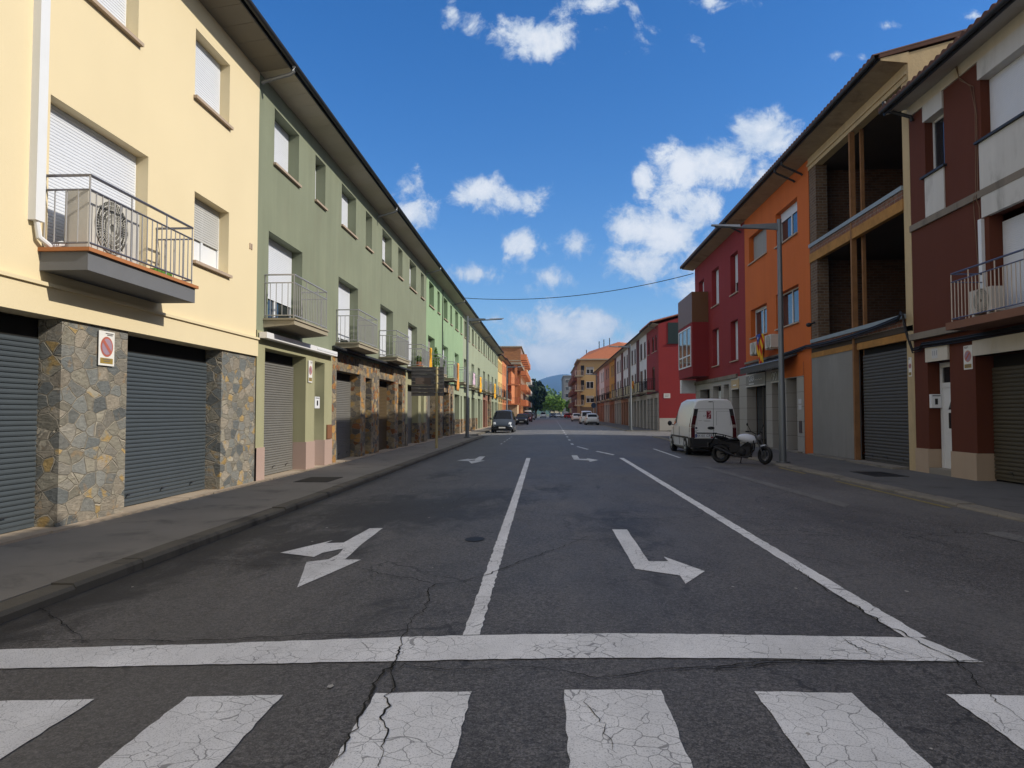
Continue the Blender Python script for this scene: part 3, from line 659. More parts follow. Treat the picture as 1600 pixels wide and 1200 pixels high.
# green terrace of fourteen houses
U=5.4; ordn=['first','second','third','fourth','fifth','sixth','seventh','eighth','ninth','tenth','eleventh','twelfth','thirteenth','fourteenth']
gcol=[M_green]*4+[M_green2]*3+[M_green3]*7
gtype=['pink','stone','stone','low','stone','stone','lowg','lowg','lowg','green','red','stone','green','green']
gsh=[M_rgrey,M_rgrey,M_rbrown,M_rgrey,M_rgrey,M_rdark,M_rgrey,M_rgrey,M_rdark,M_rgrey,M_rbrown,M_rgrey,M_rgrey,M_rgrey]
desc={'pink':'olive ground floor on a pink granite base, beside the cream house','stone':'brown stone clad ground floor','low':'olive ground floor on low stone pillars','lowg':'pale pillars on low stone bases','green':'plain green ground floor','red':'dull red ground floor'}
M_redg=plaster('dull_red_plaster',(.26,.13,.09))
for k in range(14):
    u=15.05+U*k; wm=gcol[k]; ty=gtype[k]
    r=thing('green_terrace_house',(-6.3,u+U/2,0),f'{ordn[k]} green house from the cream house, {desc[ty]}'.replace(', beside the cream house',''),'house','green terraced houses on the left')
    uw=(u+.87,u+2.5,7.28,8.57); nw=(u+3.78,u+4.66,7.30,8.55); bd=(u+.62,u+2.84,3.62,5.63)
    mb=MB(); wallface(mb,FL,u,u+U,3.3,EAVE_L+.02,[uw,nw,bd],0,.30); 
    mb.quad(FL(u,-10,0),FL(u+U,-10,0),FL(u+U,-10,9),FL(u,-10,9))
    if k==13 or k==0:
        s=u+U if k==13 else u; mb.quad(FL(s,-.01,0),FL(s,-10,0),FL(s,-10,9),FL(s,-5,10.6),FL(s,-.01,9))
    mb.islands('wall',wm,r)
    wht=k<4; 
    window(FL,r,*uw,.28,(1,.82,.72,.7)[k] if wht else (.55 if k%3==0 else .2),shm=M_wshut if wht else M_gshut,frame=M_white if wht else M_gshut)
    window(FL,r,*nw,.28,1 if wht else .3,mull=False,shm=M_wshut if wht else M_gshut)
    window(FL,r,*bd,.28,(.72,.88,1,1,.5,1,1,.6,1,.8,.7,1,.8,1)[k],sill=False,name='balcony_door',shm=M_wshut if k in(0,1,2,3,5,6,8) else M_gshut)
    gd=(u+.45,u+3.15,0,2.95 if ty=='pink' else 2.78); dd=(u+3.85,u+4.70,0,2.9 if ty=='pink' else 2.72)
    gm={'pink':M_greeng,'stone':M_stone2,'low':M_greeng,'lowg':M_green3,'green':M_green3,'red':M_redg}[ty]
    zb={'pink':.74,'low':1.0,'lowg':1.05}.get(ty,0)
    mb=MB(); wallface(mb,FL,u,u+U,zb,3.3,[gd,dd],.02,.36); mb.quad(FL(u,.02,3.3),FL(u+U,.02,3.3),FL(u+U,-.1,3.3),FL(u,-.1,3.3)); mb.islands('ground_floor_wall',gm,r)
    if zb:
        mb=MB(); wallface(mb,FL,u,u+U,0,zb+.0,[gd,dd],.045,.36)
        for a,b_ in ((u,gd[0]),(gd[1],dd[0]),(dd[1],u+U)): mb.quad(FL(a,.045,zb),FL(b_,.045,zb),FL(b_,.0,zb),FL(a,.0,zb))
        mb.islands('base_course',M_pink if ty=='pink' else M_stone2,r)
    garage(FL,r,gd[0],gd[1],.03,gd[3],gsh[k],.31,.058,.013,handles=k<2)
    mb=MB(); mb.fbox(FL,dd[0],dd[1],-.36,-.31,.03,dd[3]); dr=mb.build('door',[M_white,M_dark,M_dark,M_white][k] if k<4 else M_wooddoor,r)
    mb=MB(); mb.fbox(FL,dd[0]+.12,dd[1]-.12,-.31,-.305,1.3,2.2); mb.build('door_glass',M_glass,dr)
    left_roof(r,u,u+U,elb=(u+U*.99 if k%2==1 else (u+.02 if k==0 else None)),soff=M_soff)
    s0,s1=u+.38,u+2.80
    mb=MB(); mb.hexa([FL(s0,0,3.40),FL(s1,0,3.40),FL(s1,.70,3.46),FL(s0,.70,3.46),FL(s0,0,3.56),FL(s1,0,3.56),FL(s1,.70,3.56),FL(s0,.70,3.56)]); mb.fbox(FL,s0-.03,s1+.03,0,.73,3.562,3.60)
    b=mb.build('balcony',M_slabc,r)
    railing(FL,b,s0+.04,s1-.04,.67,3.60,.98,.115,M_steel,name='railing') if k<9 else railing(FL,b,s0+.04,s1-.04,.67,3.60,.98,.2,M_steel,name='railing')
    if k in(1,2):
        mb=MB(); n=40
        for i in range(int(U/.2)):
            s=u+.02+i*.2; mb.hexa([FL(s,0.02,3.44),FL(s+.18,.02,3.44),FL(s+.18,.34,3.33),FL(s,.34,3.33),FL(s,.02,3.47),FL(s+.18,.02,3.50),FL(s+.18,.34,3.39),FL(s,.34,3.36)])
        mb.build('tile_canopy',M_gut,r)
# first green house details
mb=MB(); mb.fbox(FL,15.1,20.3,.05,.22,3.13,3.26); o=mb.build('awning_cassette',simple('awning_box',(.75,.75,.76),.4,0.)); tag(o,'long pale grey folded awning box over the first green garage','awning')
mb=MB(); mb.fbox(FL,18.5,20.25,.22,.23,3.18,3.23); mb.build('front_bar',M_white,o)
noparking(FL,18.32,18.62,2.30,2.88,.05,'narrow white no parking plate on the olive pillar of the first green house',faded=True)
mailbox(FL,19.02,19.42,1.62,1.94,-.1,'white mailbox in the door recess of the first green house')
mb=MB(); mb.fbox(FL,19.95,20.38,.03,.06,.76,1.16); o=mb.build('meter_door',simple('rust_paint',(.22,.10,.05),.7)); tag(o,'small rust brown meter cupboard door on the first green house','cupboard')
text_obj('house_number','11',.16,FL(19.2,.026,3.0),(0,1,0),(0,0,1),M_sill,None); tag(bpy.data.objects['house_number'],'house number above the narrow door of the first green house','house number')
# things on the left balconies
def cloth(F,s0,s1,d,z0,z1,mat,label,cat,amp=.03,name='hanging_cloth',taper=.0):
    mb=MB(); nu,nv=14,10; vs=[]
    for j in range(nv+1):
        for i in range(nu+1):
            t=i/nu; q=1-taper*(math.sin(math.pi*j/nv)); s=s0+(s1-s0)*(.5+(t-.5)*q); vs.append(F(s,d+amp*math.sin(t*17+j*.5)+.01*math.sin(j*1.7),z1+(z0-z1)*j/nv+(.03*math.sin(t*9) if j==nv else 0)))
    fs=[(j*(nu+1)+i,j*(nu+1)+i+1,(j+1)*(nu+1)+i+1,(j+1)*(nu+1)+i) for j in range(nv) for i in range(nu)]
    n=len(vs); mb.add(vs,fs); o=mb.build(name,mat,None,smooth=True)
    so_=o.modifiers.new('thick','SOLIDIFY'); so_.thickness=.006
    return tag(o,label,cat)
M_yc=simple('yellow_cloth',(.80,.42,.03),.85); M_oc=simple('orange_cloth',(.75,.33,.08),.85)
u=15.05+U*3
cloth(FL,u+2.45,u+2.80,.70,3.62,4.62,M_yc,'yellow cloth tied to the balcony rail of the fourth green house','cloth',.05,taper=.25)
u=15.05+U*5; cloth(FL,u+1.9,u+2.5,.72,2.9,4.6,M_oc,'long pale orange cloth hanging from the sixth green balcony','cloth',.05,taper=.2)
u=15.05+U*7; cloth(FL,u+.5,u+1.9,.72,3.6,4.5,simple('pink_white_banner',(.62,.45,.55),.8),'white and purple banner tied on the eighth green balcony','banner',.02)
u=15.05+U*8; cloth(FL,u+.5,u+2.0,.72,3.2,4.5,M_yc,'yellow banner hanging from the ninth green balcony','banner',.02)
u=15.05+U*11; cloth(FL,u+.3,u+2.5,.72,3.0,4.6,M_yc,'yellow banner hanging from the twelfth green balcony','banner',.02)
M_leafg=leafmat('balcony_leaf',(.06,.14,.02),(.14,.24,.03)); M_pot=simple('terracotta_pot',(.38,.14,.07),.8)
def leaves(mb,c,r,n,sz,rg,shape=None):
    for i in range(n):
        while True:
            p=Vector((rg.uniform(-1,1),rg.uniform(-1,1),rg.uniform(-1,1)))
            if p.length<1: break
        if rg.random()<.6: p=p.normalized()*rg.uniform(.8,1.)
        q=Vector((c[0]+p.x*r[0],c[1]+p.y*r[1],c[2]+p.z*r[2]))
        a=Vector((rg.gauss(0,1),rg.gauss(0,1),rg.gauss(0,1))).normalized(); b=a.cross(Vector((rg.gauss(0,1),rg.gauss(0,1),rg.gauss(0,1)))).normalized()
        s=sz*rg.uniform(.6,1.3); mb.add([q-a*s-b*s*.5,q+a*s*.2-b*s*.7,q+a*s,q+b*s*.6],[(0,1,2,3)])
def potplant(F,s,d,z,h,w,label,cone=False,seed=1):
    rg=random.Random(seed); r=thing('potted_plant',F(s,d,z),label,'plant'); c=F(s,d,z)
    mb=MB(); mb.tube([(c[0],c[1],c[2]),(c[0],c[1],c[2]+.22)],.1,10,True,[.09,.13]); mb.build('pot',M_pot,r)
    mb=MB()
    if cone:
        for i in range(9): f=i/9; leaves(mb,(c[0],c[1],c[2]+.25+h*f),(w*(1-f)*.6+.03,w*(1-f)*.6+.03,h*.1),60,.04,rg)
    else: leaves(mb,(c[0],c[1],c[2]+.25+h*.4),(w,w,h*.5),260,.045,rg)
    mb.build('foliage',M_leafg,r)
u=15.05+U*4
potplant(FL,u+.62,.42,3.6,1.15,.42,'cone shaped conifer in a pot on the fifth green balcony',True,3)
potplant(FL,u+1.5,.42,3.6,.75,.4,'rounded leafy bush in a pot on the fifth green balcony',False,4)
u=15.05+U*3
potplant(FL,u+.8,.45,3.6,.25,.16,'small low plant in a terracotta pot on the fourth green balcony, nearer the camera',False,5)
potplant(FL,u+1.4,.45,3.6,.2,.14,'small low plant in a terracotta pot on the fourth green balcony, farther along the rail',False,6)
# cables on the left
def cable(name,pts,r,label,mat=None,n=6):
    mb=MB(); mb.tube(pts,r,n); o=mb.build(name,mat or M_blackm,None,smooth=True); return tag(o,label,'cable')
def sag(a,b,s,n=24):
    a=Vector(a);b=Vector(b); return [a.lerp(b,i/n)-Vector((0,0,s*4*(i/n)*(1-i/n))) for i in range(n+1)]
pts=[]
for k in range(1,14): 
    u=15.05+U*k; pts+=sag(FL(u+.02,.1,3.40),FL(u+U,.1,3.40),.05,6)[:-1]
cable('overhead_cable',pts,.035,'thick black cable bundle running under the green balconies')
cable('overhead_cable',[FL(42.2,.03,3.4),FL(42.2,.04,6.5),FL(42.25,.05,8.9)],.03,'black cable climbing the wall between the fifth and sixth green houses')
cable('overhead_cable',sag(FL(47.8,.66,9.3),FR(43.3,.62,9.95),.62,30),.022,'single black cable spanning the street between the two rows of eaves')
# yellow and orange houses closing the terrace
def plain_house(name,F,y0,y1,ez,wm,gm,label,grp,uw,bw,bal=True,gw=None,ov=.5,dep=10,roofm=None,frame=None,shm=None,gmat=None,sides=True,wname='wall',elb=None,balm=None,panel=None,sill=True,relz=.27,cat='house'):
    base=F((y0+y1)/2,0,0); r=thing(name,base,label,cat,grp)
    ops=uw+bw; mb=MB(); wallface(mb,F,y0,y1,3.2,ez+.02,ops,0,.25); 
    if sides: shellobj(r,wm,F,y0,y1,dep,0,ez+.1,ez+.1+relz*dep/2,-.01)
    mb.build('wall',wm,r)
    for o in uw: window(F,r,*o,(.06 if F is FR else .22),.15 if shm is None else .9,glass=M_glassd,frame=frame or M_white,shm=shm or M_wooddoor,sill=sill)
    for o in bw: window(F,r,*o,(.06 if F is FR else .22),.1 if shm is None else .9,glass=M_glassd,frame=frame or M_white,shm=shm or M_wooddoor,sill=False,name='balcony_door')
    gw=gw or []
    mb=MB(); wallface(mb,F,y0,y1,0,3.2,gw,.03,.4); mb.build('ground_floor_wall',gm,r)
    for i,o in enumerate(gw):
        mb=MB(); mb.fbox(F,o[0],o[1],-.42,-.36,.02,o[3]); d=mb.build('door',(gmat or [M_dark,M_rgrey,M_wooddoor])[i%len(gmat or [1,1,1])],r)
    if bal:
        for o in bw:
            s0,s1=o[0]-.35,o[1]+.35
            mb=MB(); mb.fbox(F,s0,s1,0,.75,3.35,3.5); b=mb.build('balcony',M_slabc,r); railing(F,b,s0+.03,s1-.03,.72,3.5,1.,.16,balm or M_blackm)
            if panel: 
                mb=MB(); mb.fbox(F,s0+.05,s0+(s1-s0)*.3,.735,.75,3.55,4.4); mb.fbox(F,s1-(s1-s0)*.3,s1-.05,.735,.75,3.55,4.4); mb.islands('balcony_panel',panel,b)
    left_roof(r,y0,y1,F,ov,ez,dep,elb,M_soff,roofm)
    return r
def rowof(y0,y1,n,w,z0,z1,off=0):
    st=(y1-y0)/n; return [(y0+st*(i+.5)-w/2+off,y0+st*(i+.5)+w/2+off,z0,z1) for i in range(n)]
a=15.05+U*14
plain_house('yellow_house',FL,a,a+8.5,8.75,M_yelh,plaster('yellow_ground',(.55,.42,.2)),'yellow rendered house at the end of the green terrace',None,rowof(a,a+8.5,4,1.2,6.9,8.2),rowof(a,a+8.5,2,1.6,3.5,5.5),gw=rowof(a,a+8.5,3,1.8,0,2.7))
plain_house('salmon_house',FL,a+8.5,a+21.5,9.05,M_orh,M_orh,'salmon orange house next to the yellow one on the left',None,rowof(a+8.5,a+21.5,4,1.2,7.1,8.4),rowof(a+8.5,a+21.5,3,1.6,3.5,5.5),gw=rowof(a+8.5,a+21.5,4,2.,0,2.7))
# ---------------------------------------------------------------- right side
RM_brown=plaster('brown_plaster',(.108,.030,.014),.10,.10,.85,60.,bump=.5)
RM_white=plaster('stained_white_plaster',(.56,.55,.52),.12,.14,.9,40.,((.20,.19,.17),.55))
RM_fascia=plaster('yellowed_white_plaster',(.58,.54,.46),.10,.10,.9,30.,((.44,.33,.15),.5))
RM_beige=plaster('beige_gable_plaster',(.52,.40,.23),.15,.10,.95,18.,((.30,.24,.15),.5),bump=1.)
RM_string=plaster('rough_string_course',(.22,.19,.155),.35,.1,.95,25.,((.09,.08,.07),.8),bump=1.)
RM_gran=plaster('beige_granite_base',(.42,.32,.23),.12,.05,.6,80.)
RM_or=plaster('orange_plaster',(.56,.135,.025),.08,.10,.85,60.)
RM_red=plaster('dark_red_plaster',(.25,.027,.026),.10,.10,.85,60.)
RM_red2=plaster('gable_red_plaster',(.25,.028,.028),.08,.06,.85,60.)
RM_greyp=plaster('grey_render',(.245,.24,.225),.14,.12,.9,30.,((.33,.32,.30),.4))
RM_brick=brickmat('old_brown_brick',(.17,.105,.06),(.11,.065,.04),(.17,.15,.12))
RM_brickin=brickmat('inner_red_brick',(.15,.078,.045),(.095,.05,.03),(.13,.105,.08))
RM_rust=simple('rusty_ochre_beam',(.38,.19,.05),.85,0.,.6)
RM_rust2=simple('rusty_post',(.26,.13,.055),.85,0.,.5)
RM_lblue=simple('pale_blue_steel',(.26,.31,.34),.6)
RM_stonepil=plaster('grey_granite_pillar',(.36,.34,.31),.08,.04,.6,70.,None,.56)
RM_brownp=plaster('bronze_panel',(.16,.075,.03),.08,.02,.5,60.)
# house 1: brown and white
r=thing('brown_white_house',(9.5,15.5,0),'dark brown and stained white house with a cream railed balcony, nearest on the right','house')
sw=(17.24,18.10,7.43,9.0); bwn=(12.4,15.80,7.46,8.82); bdr=(12.6,15.62,3.52,5.75)
b2=[(8.,11.,7.46,8.82),(8.,11.,3.52,5.75)]
ops1=[sw,bwn,bdr]+b2
dr=(17.24,18.22,0,2.76); gg=(12.9,16.24,0,2.76); g2=(7.5,11.,0,2.76)
mb=MB(); wallface(mb,FR,6,18.85,3.35,9.22,ops1,0,.30); wallface(mb,FR,6,18.85,.6,3.35,[dr,gg,g2],0,.40)
shellobj(r,RM_brown,FR,6,18.85,9,0,9.35,10.7,-.01); mb.build('wall',RM_brown,r)
mb=MB(); wallface(mb,FR,6,18.85,0,.6,[dr,gg,g2],.03,.42)
for a_,b_ in((18.22,18.85),(16.24,17.24),(11,12.9)): mb.quad(FR(a_,.03,.6),FR(b_,.03,.6),FR(b_,-.0,.6),FR(a_,-.0,.6))
mb.islands('granite_base',RM_gran,r)
mb=MB(); mb.fbox(FR,6,18.85,.0,.04,9.22,9.62); mb.build('fascia_band',RM_fascia,r)
mb=MB(); mb.fbox(FR,17.23,18.11,-.28,.045,8.80,9.218); mb.fbox(FR,12.3,15.82,-.28,.05,8.80,9.218); mb.fbox(FR,17.25,18.10,0,.03,6.38,7.37); mb.fbox(FR,12.3,15.86,0,.03,6.36,7.40); mb.fbox(FR,12.3,15.80,-.05,.045,5.74,6.2)
mb.islands('white_panel',RM_white,r)
mb=MB(); mb.fbox(FR,17.24,18.23,-.2,.05,2.76,3.12); mb.fbox(FR,12.8,16.25,-.2,.05,2.76,3.10); mb.islands('lintel_panel',RM_fascia,r)
mb=MB(); mb.fbox(FR,6,18.85,0,.055,6.20,6.36); mb.fbox(FR,15.95,18.85,0,.16,3.36,3.52); mb.islands('string_course',RM_string,r)
mb=MB(); mb.fbox(FR,17.15,18.22,0,.09,7.375,7.425); mb.fbox(FR,12.2,15.95,0,.09,7.405,7.455); mb.islands('window_sill',M_gut,r)
window(FR,r,*sw[:3],8.8,.2,0,mull=False,sill=False); window(FR,r,*bwn[:3],8.80,.2,1,sill=False); 
window(FR,r,12.6,15.62,3.52,5.6,.28,1,sill=False,name='balcony_door',frame=M_white); 
for o in b2: window(FR,r,*o,.2,1,sill=False)
garage(FR,r,gg[0],gg[1],.03,2.76,simple('olive_brown_shutter',(.075,.065,.045),.6),.36,.09,.022); garage(FR,r,g2[0],g2[1],.03,2.76,M_rdark,.36,.09,.022)
# front door
mb=MB(); mb.fbox(FR,17.26,17.36,-.36,-.28,.14,2.74); mb.fbox(FR,18.10,18.2,-.36,-.28,.14,2.74); mb.fbox(FR,17.36,18.1,-.36,-.28,2.62,2.74); mb.fbox(FR,17.36,18.1,-.36,-.28,2.12,2.24); mb.fbox(FR,17.36,18.1,-.35,-.30,.14,2.12)
mb.fbox(FR,17.48,18.0,-.3,-.285,.35,.9); mb.fbox(FR,17.48,18.0,-.3,-.285,1.0,1.1)
d=mb.build('front_door',M_white,r)
mb=MB(); mb.fbox(FR,17.36,18.1,-.34,-.31,2.24,2.62); mb.build('transom_glass',M_glass,d)
mb=MB(); mb.fbox(FR,17.58,17.86,-.3,-.283,1.12,1.50); mb.add([FR(17.6,-.282,1.58),FR(17.86,-.282,1.58),FR(17.73,-.282,1.82)],[(0,1,2)]); mb.build('door_glass',M_glass,d)
mb=MB(); mb.fbox(FR,17.23,18.23,-.39,.02,-.1,.14); mb.build('doorstep',M_side,r)
text_obj('house_number','111',.17,FR(17.78,.054,2.95),(0,-1,0),(0,0,1),simple('number_blue',(.05,.06,.10),.5),r)
mb=MB(); mb.fbox(FR,17.66,17.92,.05,.053,2.83,3.07); mb.build('number_tile',simple('number_tile_white',(.55,.55,.55),.4),r)
mailbox(lambda s,d,z:(9.5+s,18.22-d,z),.02,.27,1.62,1.96,.0,'white mailbox inside the door recess of the brown house')
noparking(FR,16.33,16.66,2.48,3.02,.01,'pale no parking plate on the brown pillar beside the olive shutter',faded=True)
left_roof(r,6,18.95,FR,.60,9.50,9,None,plaster('white_soffit',(.45,.43,.39),.1,.05),M_tiled,-.15)
mb=MB(); mb.tube([FR(18.8,.66,9.66),FR(18.8,.66,9.5),FR(18.78,.55,9.4),FR(18.6,.08,9.16),FR(18.6,.05,9.05)],.05,8); mb.build('downpipe_elbow',M_gut,r,smooth=True)
mb=MB(); mb.fbox(FR,9.,15.95,0,.78,3.30,3.46); b=mb.build('balcony',plaster('brown_balcony_slab',(.20,.10,.065),.2,.1),r)
railing(FR,b,9.05,15.80,.72,3.46,1.05,.125,M_railw,M_railb,.010)
ac_unit(FR,14.8,15.55,.22,.50,3.52,4.08,'dusty outdoor air conditioner behind the cream balcony rail on the right')
mb=MB(); mb.fbox(FR,15.78,15.90,0,.07,4.08,5.72); o=mb.build('cable_duct',M_white); tag(o,'short white vertical duct on the brown wall above the air conditioner','duct')
cable('thin_cable',[FR(16.55,.06,9.5),FR(16.5,.05,9.2),FR(16.1,.03,8.8),FR(15.95,.03,8.2),FR(16.0,.03,6.4),FR(16.02,.07,6.25),FR(16.1,.03,6.1),FR(16.0,.02,4.6),FR(16.0,.02,3.6)],.008,'thin brown cable hanging down the brown wall past the string course',simple('brown_wire',(.2,.12,.07),.7))
cable('thin_cable',[FR(16.6,.06,9.5),FR(16.45,.05,9.1),FR(16.0,.03,8.75),FR(15.9,.03,8.0),FR(15.93,.03,6.4),FR(15.94,.07,6.25),FR(15.9,.03,6.0),FR(15.88,.02,4.4),FR(15.9,.02,3.6)],.008,'thin brown cable beside the first, slightly nearer the big shutter',simple('brown_wire',(.2,.12,.07),.7))
# out-of-frame neighbour that casts the foreground shade
plain_house('corner_house',FR,-8,6,9.45,RM_white,RM_greyp,'white corner house just outside the frame on the right','',rowof(-8,6,4,1.3,7.2,8.5),rowof(-8,6,3,1.6,3.5,5.5),gw=rowof(-8,6,3,2.4,0,2.7),ov=.6,roofm=M_tiled,dep=9)
# house 2: unfinished brick with open floors
r=thing('unfinished_brick_house',(9.5,22.6,0),'unfinished house with two open brick floors, rusty beams and a grey rendered panel','house')
y0,y1=18.85,26.0
def roof_block(mb,F,s0,s1,dep,z0,ez,rz_):
    for s in (s0,s1): mb.quad(F(s,0,z0),F(s,-dep,z0),F(s,-dep,ez),F(s,-dep/2,rz_),F(s,0,ez))
mb=MB(); D=12
for s in (y0+.002,):
    mb.quad(FR(s,0,0),FR(s,-D,0),FR(s,-D,11.0),FR(s,-D/2,12.56),FR(s,0,10.98))
mb.fbox(FR,18.87,19.22,-.35,.0,0,10.35); mb.quad(FR(y0,-D,0),FR(y1,-D,0),FR(y1,-D,10.7),FR(y0,-D,10.7))
mb.build('gable_wall',RM_beige,r)
mb=MB(); mb.fbox(FR,y0+.02,y1,-.25,.02,10.28,10.72); mb.fbox(FR,y0+.02,y1,.02,.06,10.42,10.5); mb.build('top_beam',RM_beige,r)
mb=MB(); mb.fbox(FR,25.35,25.98,-.4,-.01,3.9,10.28); mb.build('brick_pier',RM_brick,r)
mb=MB(); mb.quad(FR(25.97,-.4,3.7),FR(25.97,-6,3.7),FR(25.97,-6,10.7),FR(25.97,-.4,10.7)); mb.quad(FR(y0,-6,3.7),FR(y1,-6,3.7),FR(y1,-6,10.7),FR(y0,-6,10.7)); mb.quad(FR(19.2,-.35,3.7),FR(19.2,-6,3.7),FR(19.2,-6,10.7),FR(19.2,-.35,10.7)); mb.build('inner_wall',RM_brickin,r)
mb=MB(); mb.fbox(FR,y0+.03,y1-.03,-6,-.0,3.64,3.785); mb.fbox(FR,y0+.03,y1-.03,-6,-.25,7.0,7.2); mb.fbox(FR,y0+.03,y1-.03,-6,-.26,10.3,10.5); mb.islands('floor_slab',plaster('dark_slab',(.07,.052,.036)),r)  # floor slabs in a very dark brown
mb=MB(); mb.fbox(FR,19.22,25.97,-.2,.06,7.44,7.56); mb.fbox(FR,19.22,25.97,-.15,.05,4.0,4.12); mb.islands('steel_edge',RM_lblue,r)
for za,zb_ in ((7.21,7.438),(3.79,3.998)):
    mb=MB()
    for i in range(27): s=19.24+i*.249; mb.fbox(FR,s,s+.235,-.15,.02,za,zb_)
    mb.build('brick_course',brickmat('course_brick',(.22,.10,.06),(.17,.075,.045),(.2,.17,.14)),r)
mb=MB(); mb.fbox(FR,19.22,25.97,-.12,.03,6.90,7.205); mb.fbox(FR,19.22,22.2,-.1,.02,3.42,3.62); mb.fbox(FR,22.5,25.97,-.1,.02,3.46,3.64); mb.islands('rusty_beam',RM_rust,r)
mb=MB(); mb.fbox(FR,22.40,22.50,-.12,.035,0,10.28); mb.fbox(FR,22.18,22.26,-.3,-.2,0,10.28); mb.islands('rusty_post',RM_rust2,r)
mb=MB(); mb.fbox(FR,22.5,25.99,-.2,0,.06,3.46); mb.build('rendered_panel',RM_greyp,r)
garage(FR,r,19.25,22.1,.06,3.5,simple('charcoal_shutter',(.078,.075,.070),.6),.12,.095,.02)
mb=MB(); mb.fbox(FR,19.22,22.32,-.35,-.28,0.,3.6); mb.build('backing',M_dark,r)
noparking(FR,18.98,19.14,2.45,2.95,.01,'small no parking plate with a yellow foot on the beige pillar of the unfinished house')
left_roof(r,y0-.0,y1,FR,.72,10.72,D,None,M_soffd,M_tiled)
# verge board of the gable
mb=MB(); mb.hexa([FR(y0-.06,.74,10.84),FR(y0+.01,.74,10.84),FR(y0+.01,-D/2,12.60),FR(y0-.06,-D/2,12.60),FR(y0-.06,.74,10.93),FR(y0+.01,.74,10.93),FR(y0+.01,-D/2,12.70),FR(y0-.06,-D/2,12.70)]); mb.build('verge',M_tiled,r)
mb=MB(); mb.hexa([FR(y0-.03,0,10.70),FR(y0-.004,0,10.70),FR(y0-.004,.70,10.78),FR(y0-.03,.70,10.78),FR(y0-.03,-.02,11.0),FR(y0-.004,-.02,11.0),FR(y0-.004,.70,10.84),FR(y0-.03,.70,10.84)]); mb.build('eave_return',RM_beige,r)
mb=MB(); mb.ell(FR(25.6,.22,4.62),.1,.12,.08,8,6); mb.tube([FR(25.6,0,4.7),FR(25.6,.15,4.65)],.03); o=mb.build('floodlight',M_black,None); tag(o,'small black floodlight on the brick pier of the unfinished house','lamp')
# right cable bundle
for j,(dz,rr) in enumerate(((0,.035),(.05,.02),(-.06,.016))):
    pts=sag(FR(34.2,.1,3.66+dz),FR(26.2,.1,3.90+dz),.03,8)+sag(FR(26.,.12,3.88+dz),FR(19.4,.12,4.02+dz),.10,10)+[FR(19.1,.2,4.12+dz),FR(18.95,.22,4.05),FR(18.88,.18,3.6),FR(18.7,.12,3.1+dz),FR(18.4,.08,3.12+dz)]+sag(FR(18.3,.08,3.2+dz),FR(12,.08,3.28+dz),.06,8)
    cable('overhead_cable',pts,rr,['thick black cable loop swinging round the beige pillar','thinner black cable strapped along the top of the bundle on the right','thin black cable lowest of the bundle on the right'][j])
# house 3: orange with shops
r=thing('orange_house',(9.5,30.2,0),'bright orange house with granite shop pillars and four windows','house')
y0,y1=26.0,34.4
ow=[(27.2,29.75,8.35,9.72),(31.0,33.65,8.45,9.72),(27.2,29.85,4.95,6.38),(31.1,33.55,4.97,6.27)]
mb=MB(); wallface(mb,FR,y0,y1,3.4,10.75,ow,0,.26); mb.build('wall',RM_or,r); shellobj(r,RM_or,FR,y0,y1,12,0,10.8,12.3,-.01); mb=MB(); mb.fbox(FR,26.0,26.75,-.1,.01,0,3.4); mb.build('corner_pier',RM_or,r)
for i,o in enumerate(ow): window(FR,r,*o,.22,(.28,1,0,.12)[i],glass=M_glasssky,shm=M_gshut if i==1 else M_wshut)
po=[(27.5,28.7,0,2.85),(29.05,30.5,0,3.4),(31.3,34.3,0,3.4)]
mb=MB(); wallface(mb,FR,26.75,y1,0,3.4,po,.02,.45); mb.build('granite_pillars',RM_stonepil,r)
mb=MB(); mb.fbox(FR,26.76,29.0,.0,.03,2.88,3.4); mb.build('door_lintel',RM_or,r)
for o in po:
    mb=MB(); mb.fbox(FR,o[0],o[1],-.5,-.45,0,3.4); g=mb.build('shopfront',M_dark,r)
    mb=MB(); mb.quad(FR(o[0]+.1,-.44,.3),FR(o[1]-.1,-.44,.3),FR(o[1]-.1,-.44,2.7),FR(o[0]+.1,-.44,2.7)); mb.build('shop_glass',M_glass,g)
    mb=MB(); mm=o[0]+(o[1]-o[0])*.62; mb.fbox(FR,mm,mm+.07,-.44,-.41,.05,2.7); mb.fbox(FR,o[0]+.04,o[0]+.1,-.44,-.41,.05,2.7); mb.build('door_frame',simple('bronze_frame',(.10,.08,.06),.5),g)
left_roof(r,y0,y1,FR,.72,10.72,12,None,M_soffd,M_tiled)
elbow(FR,r,26.5,.78,10.85,M_gut,drop=.5); elbow(FR,r,27.3,.78,10.85,M_gut,drop=.5)
def shopsign(s0,s1,z0,z1,mat,label,txt,sz,tm):
    t_=thing('shop_sign',FR((s0+s1)/2,.1,z0),label,'shop sign')
    mb=MB(); mb.fbox(FR,s0,s1,-.1,.05,z0,z1); mb.build('board',mat,t_)
    mb=MB(); 
    mb.fbox(FR,s0,s1,.05,.065,z0,z0+.06); mb.fbox(FR,s0,s1,.05,.065,z1-.06,z1); mb.build('frame',simple('sign_frame',(.50,.48,.43),.5),t_)
    return t_
t_=shopsign(31.3,34.3,2.70,3.28,simple('grey_sign',(.20,.20,.185),.5),'grey shop sign with white letters reading CASA between granite pillars','CASA',.3,M_white)
text_obj('lettering','CASA',.36,FR(33.3,.068,3.06),(0,-1,0),(0,0,1),M_white,t_)
mb=MB(); rg=random.Random(2)
for i in range(7): s=33.75-i*.12; mb.fbox(FR,s-.08,s,.066,.069,2.80,2.86)
for i in range(9): s=32.75-i*.12; mb.fbox(FR,s-.09,s,.066,.069,2.98+.02*math.sin(i*2),3.01+.02*math.sin(i*2))
mb.build('small_lettering',M_white,t_)
